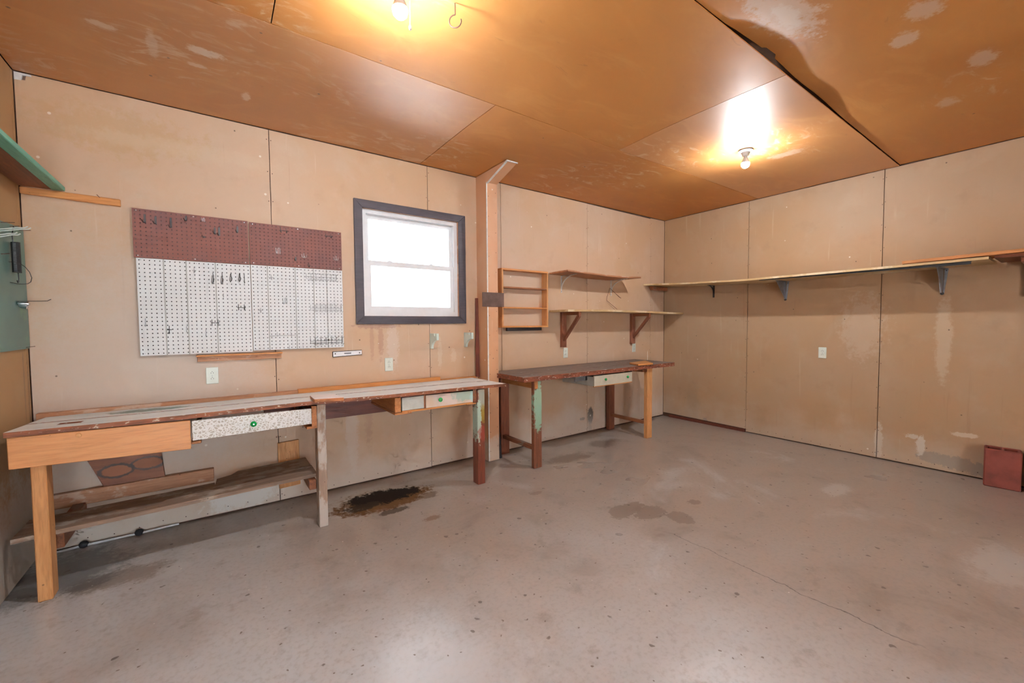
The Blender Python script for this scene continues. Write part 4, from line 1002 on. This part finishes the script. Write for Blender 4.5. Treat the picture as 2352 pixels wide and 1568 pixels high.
# drawer with crackled paint
d = MB().hexa([(-5.238, -.622, .684), (-4.636, -.622, .690), (-4.636, -.602, .690), (-5.238, -.602, .684), (-5.238, -.622, .795), (-4.636, -.622, .787), (-4.636, -.602, .787), (-5.238, -.602, .795)]).build('drawer', 'crackle', t, bevel=.002)
d['label'] = 'drawer front in crackled white paint'
MB().box(-5.22, -5.205, -.602, -.2, .69, .78).box(-4.67, -4.655, -.602, -.2, .69, .78).box(-5.205, -4.67, -.602, -.2, .69, .70).build('drawer_box', 'old_plank', d)
def knob(x, y, z, par, s=1.0):
    k = MB().lathe((x, y, z), (0, -1, 0), [(0, .006*s), (.006*s, .006*s), (.010*s, .012*s), (.016*s, .0165*s), (.022*s, .0165*s), (.027*s, .012*s), (.029*s, .005*s)], 16).build('knob', 'green_knob', par, smooth=True)
    k['label'] = 'green glass knob'
    return MB().lathe((x, y-.028*s, z), (0, -1, 0), [(0, .005*s), (.003*s, .004*s)], 10).build('knob_pin', 'knob_pin', par)
knob(-4.951, -.622, .739, d)
MB().box(-4.634, -4.604, -.612, -.05, .668, .800).build('drawer_runner', 'pine_y', t, bevel=.002)
MB().box(-4.665, -4.60, -.608, -.05, .655, .672).build('drawer_runner', 'pine_y', t, bevel=.002)
MB().box(-5.245, -5.20, -.600, -.05, .660, .676).build('drawer_runner', 'pine_y', t, bevel=.002)
# right drawer bay
MB().box(-4.088, -4.043, -.605, -.05, .684, .792).build('drawer_runner', 'pine_y', t, bevel=.002)
MB().hexa([(-4.092, -.612, .668), (-3.965, -.612, .668), (-3.995, -.05, .668), (-4.092, -.05, .668), (-4.092, -.612, .682), (-3.965, -.612, .682), (-3.995, -.05, .682), (-4.092, -.05, .682)]).build('drawer_runner', 'pine_y', t, bevel=.002)
MB().box(-4.036, -3.868, -.608, -.592, .692, .786).build('filler_panel', 'grey_panel', t, bevel=.0015)['label'] = 'plain grey panel beside the pink drawer'
d = MB().hexa([(-3.852, -.610, .690), (-3.448, -.610, .690), (-3.448, -.592, .690), (-3.852, -.592, .690), (-3.852, -.610, .786), (-3.448, -.610, .780), (-3.448, -.592, .780), (-3.852, -.592, .786)]).build('drawer', 'pink', t, bevel=.0015)
d['label'] = 'faded pink drawer front with green smear'
MB().box(-4.036, -4.02, -.592, -.15, .692, .775).box(-3.47, -3.455, -.592, -.15, .692, .775).box(-4.02, -3.47, -.592, -.15, .692, .702).build('drawer_box', 'old_plank', d)
knob(-3.742, -.610, .744, d)
MB().box(-3.868, -3.853, -.606, -.585, .688, .788).build('divider', 'brown_y', t)
MB().box(-4.036, -3.448, -.606, -.585, .676, .690).build('bay_rail', 'pine', t, bevel=.001)
MB().box(-3.444, -3.410, -.606, -.05, .682, .788).build('drawer_runner', 'brown_y', t, bevel=.002)
MB().box(-3.50, -3.410, -.600, -.05, .668, .682).build('drawer_runner', 'pine_y', t, bevel=.002)
# low shelf under the left half
zl = lambda x, y: .303+.029*(x+5.86)/1.28
MB().slab(lin(-5.945, -4.595, 12), [-.515, -.41, -.318], zl, .022).build('low_shelf_board', 'old_plank', t)
MB().prism([(-5.15, -.312, .315), (-4.60, -.312, .331), (-4.60, -.10, .331), (-5.02, -.10, .319), (-5.06, -.16, .318), (-5.14, -.19, .316)], (0, 0, -.020)).build('low_shelf_board', 'old_plank', t)
MB().prism([(-5.945, -.312, .302), (-5.15, -.312, .318), (-5.15, -.262, .318), (-5.945, -.262, .302)], (0, 0, -.020)).build('low_shelf_board', 'old_plank', t)
MB().box(-5.832, -5.776, -.475, -.02, .195, .274).build('shelf_bearer', 'brown_y', t, bevel=.003)
MB().box(-4.648, -4.606, -.545, -.02, .236, .302).build('shelf_bearer', 'brown_y', t, bevel=.003)

tt = lambda x, y: zt1(x, y)+.022
q0 = [at(712, 909, z=.852), at(722, 920, z=.852), at(790, 915, z=.850), at(768, 905.5, z=.850)]
pb = MB().prism([(v.x, v.y, .833) for v in q0][::-1], (0, 0, .022))
for v in pb.v:
    v.z += (zt1(v.x, v.y)-.8285)
tag(pb.build('small_board', 'block_top', loc=(-4.55, -.56, .83), bevel=.002), 'small white faced board lying on the long workbench', 'board')

# offcuts fixed to the wall under the long bench
o = MB().hexa([(-5.70, -.024, .345), (-5.412, -.024, .345), (-5.412, -.004, .345), (-5.70, -.004, .345), (-5.77, -.022, .53), (-5.428, -.022, .53), (-5.428, -.002, .53), (-5.77, -.002, .53)]).build('wall_offcut', 'oval_board', bevel=.002, loc=(-5.58, 0, .345))
tag(o, 'red brown board with two dark oval rings under the bench apron', 'board')
o = MB().box(-5.925, -5.156, -.04, -.002, .262, .347).build('wall_rail', 'pine_worn', bevel=.003, loc=(-5.54, 0, .262))
tag(o, 'horizontal pine rail on the wall behind the low bench shelf', 'rail')
o = MB().hexa([(-4.768, -.024, .105), (-4.626, -.024, .110), (-4.626, -.002, .110), (-4.768, -.002, .105), (-4.770, -.024, .447), (-4.630, -.024, .453), (-4.630, -.002, .453), (-4.770, -.002, .447)]).build('wall_offcut', 'pine_z', bevel=.002, loc=(-4.7, 0, .105))
tag(o, 'upright orange pine offcut on the wall near the middle bench post', 'board')
t = thing('floor_pipe', 'thin white pipe with black rubber joints along the floor by the wall', 'pipe', (-5.65, -.035, 0))
a, m1, m2, b = (-5.94, -.036, .011), at(193, 1252, z=.015), at(320, 1224, z=.015), (-5.352, -.03, .016)
MB().tube([a, m1, m2, b], .007, 8).build('pipe', 'conduit', t, smooth=True)
for m in (m1, m2):
    MB().lathe(m+Vector((-.022, .002, .004)), (1, .05, .03), [(0, .008), (.006, .017), (.020, .021), (.034, .017), (.042, .008)], 10).build('rubber_joint', 'rubber', t, smooth=True)

# ------------------------------------------------------------------ second bench in the corner
t = thing('work_bench', 'dark topped workbench on four red brown legs in the corner', 'workbench', (-1.8, -.33, 0))
for i, (y0, y1, c) in enumerate(((-.622, -.43, 0), (-.427, -.23, .001), (-.227, -.025, -.001))):
    MB().slab(lin(-2.937, -.690+.012*i, 10), [y0, (y0+y1)/2, y1], lambda x, y: .845+c+.0015*math.sin(x*4+i), .045).build('top_board', 'bench2_top', t, bevel=.002)
MB().box(-2.806, -2.716, -.592, -.552, 0, .80).build('leg', 'green_leg', t, bevel=.003)['label'] = 'front leg with peeling green paint'
MB().box(-1.166, -1.078, -.592, -.545, 0, .80).build('leg', 'pine_z', t, bevel=.003)
MB().box(-2.815, -2.715, -.075, -.03, 0, .80).build('leg', 'brown_leg', t, bevel=.003)
MB().box(-1.218, -1.115, -.075, -.03, 0, .80).build('leg', 'brown_leg', t, bevel=.003)
MB().box(-2.80, -2.76, -.552, -.075, .165, .200).build('stretcher', 'brown_y', t, bevel=.002)
MB().box(-1.185, -1.145, -.548, -.075, .165, .200).build('stretcher', 'brown_y', t, bevel=.002)
MB().box(-2.80, -2.765, -.60, -.04, .73, .80).build('top_bearer', 'pine_y', t, bevel=.002)
MB().box(-1.25, -1.17, -.59, -.04, .765, .80).build('top_bearer', 'brown_y', t, bevel=.002)
d = MB().box(-2.048, -1.462, -.612, -.596, .682, .787).build('drawer', 'cream_drawer', t, bevel=.002)
d['label'] = 'cream drawer front with two green knobs'
bx = MB()
for q in ((-2.045, -2.030, -.596, -.14, .682, .775), (-1.480, -1.465, -.596, -.14, .682, .775), (-2.03, -1.48, -.596, -.14, .682, .692), (-2.03, -1.48, -.155, -.14, .692, .775)): bx.box(*q)
bx.build('drawer_box', 'grey_panel', d)
MB().box(-2.05, -1.46, -.613, -.595, .675, .682).build('drawer_edge', 'pine', d)
knob(-1.893, -.612, .742, d, .82); knob(-1.548, -.612, .740, d, .82)
MB().box(-2.22, -2.06, -.52, -.50, .735, .80).box(-2.08, -2.05, -.52, -.12, .74, .80).build('drawer_hanger', 'steel', t)
MB().box(-1.455, -1.40, -.56, -.50, .735, .80).build('drawer_hanger', 'black_metal', t)
q0 = [at(1446, 833, z=.862), at(1466, 837, z=.862), at(1500, 834, z=.862), at(1482, 828.5, z=.862)]
o = MB().prism([(v.x, v.y, .8485) for v in q0][::-1], (0, 0, .018)).build('small_board', 'pine', bevel=.002, loc=(-1.1, -.45, .8455))
tag(o, 'small orange board lying on the dark corner workbench', 'board')
o = MB().hexa([(-2.90, -.16, 0), (-2.865, -.16, 0), (-2.865, -.12, 0), (-2.90, -.12, 0), (-2.895, -.05, .79), (-2.86, -.05, .79), (-2.86, -.01, .79), (-2.895, -.01, .79)]).build('wooden_stick', 'black_wood', bevel=.002, loc=(-2.88, -.14, 0))
tag(o, 'black stick leaning behind the corner workbench next to the post', 'stick')

# ------------------------------------------------------------------ red clay blocks by the right wall
def clay_block(cx, cy, rz, label):
    t = thing('clay_block', label, 'block', (cx, cy, 0), 'red hollow clay blocks')
    w, dpt, h, th = .192, .145, .300, .019
    c = .016
    outer = [(-dpt/2+c, -w/2), (dpt/2-c, -w/2), (dpt/2, -w/2+c), (dpt/2, w/2-c), (dpt/2-c, w/2), (-dpt/2+c, w/2), (-dpt/2, w/2-c), (-dpt/2, -w/2+c)]
    bm = MB()
    xs = [-dpt/2, -dpt/2+th, dpt/2-th, dpt/2]; ysb = [-w/2, -w/2+th, -th/2, th/2, w/2-th, w/2]
    bm.slab(xs, ysb, lambda x, y: h, h, skip=((1, 1), (1, 3)))
    bm.box(-dpt/2+.004, dpt/2-.004, -w/2+.004, w/2-.004, .02, .05)
    off = Vector((cx, cy, 0))
    bm.v = [v+off for v in bm.v]
    o = bm.build('shell', 'red_block', t, bevel=.007)
    t.rotation_euler.z = rz
    return t
clay_block(-.088, -3.112, math.radians(6), 'red hollow clay block standing upright by the right wall')
clay_block(-.082, -3.330, math.radians(2), 'red clay block cut off by the right edge of the picture')
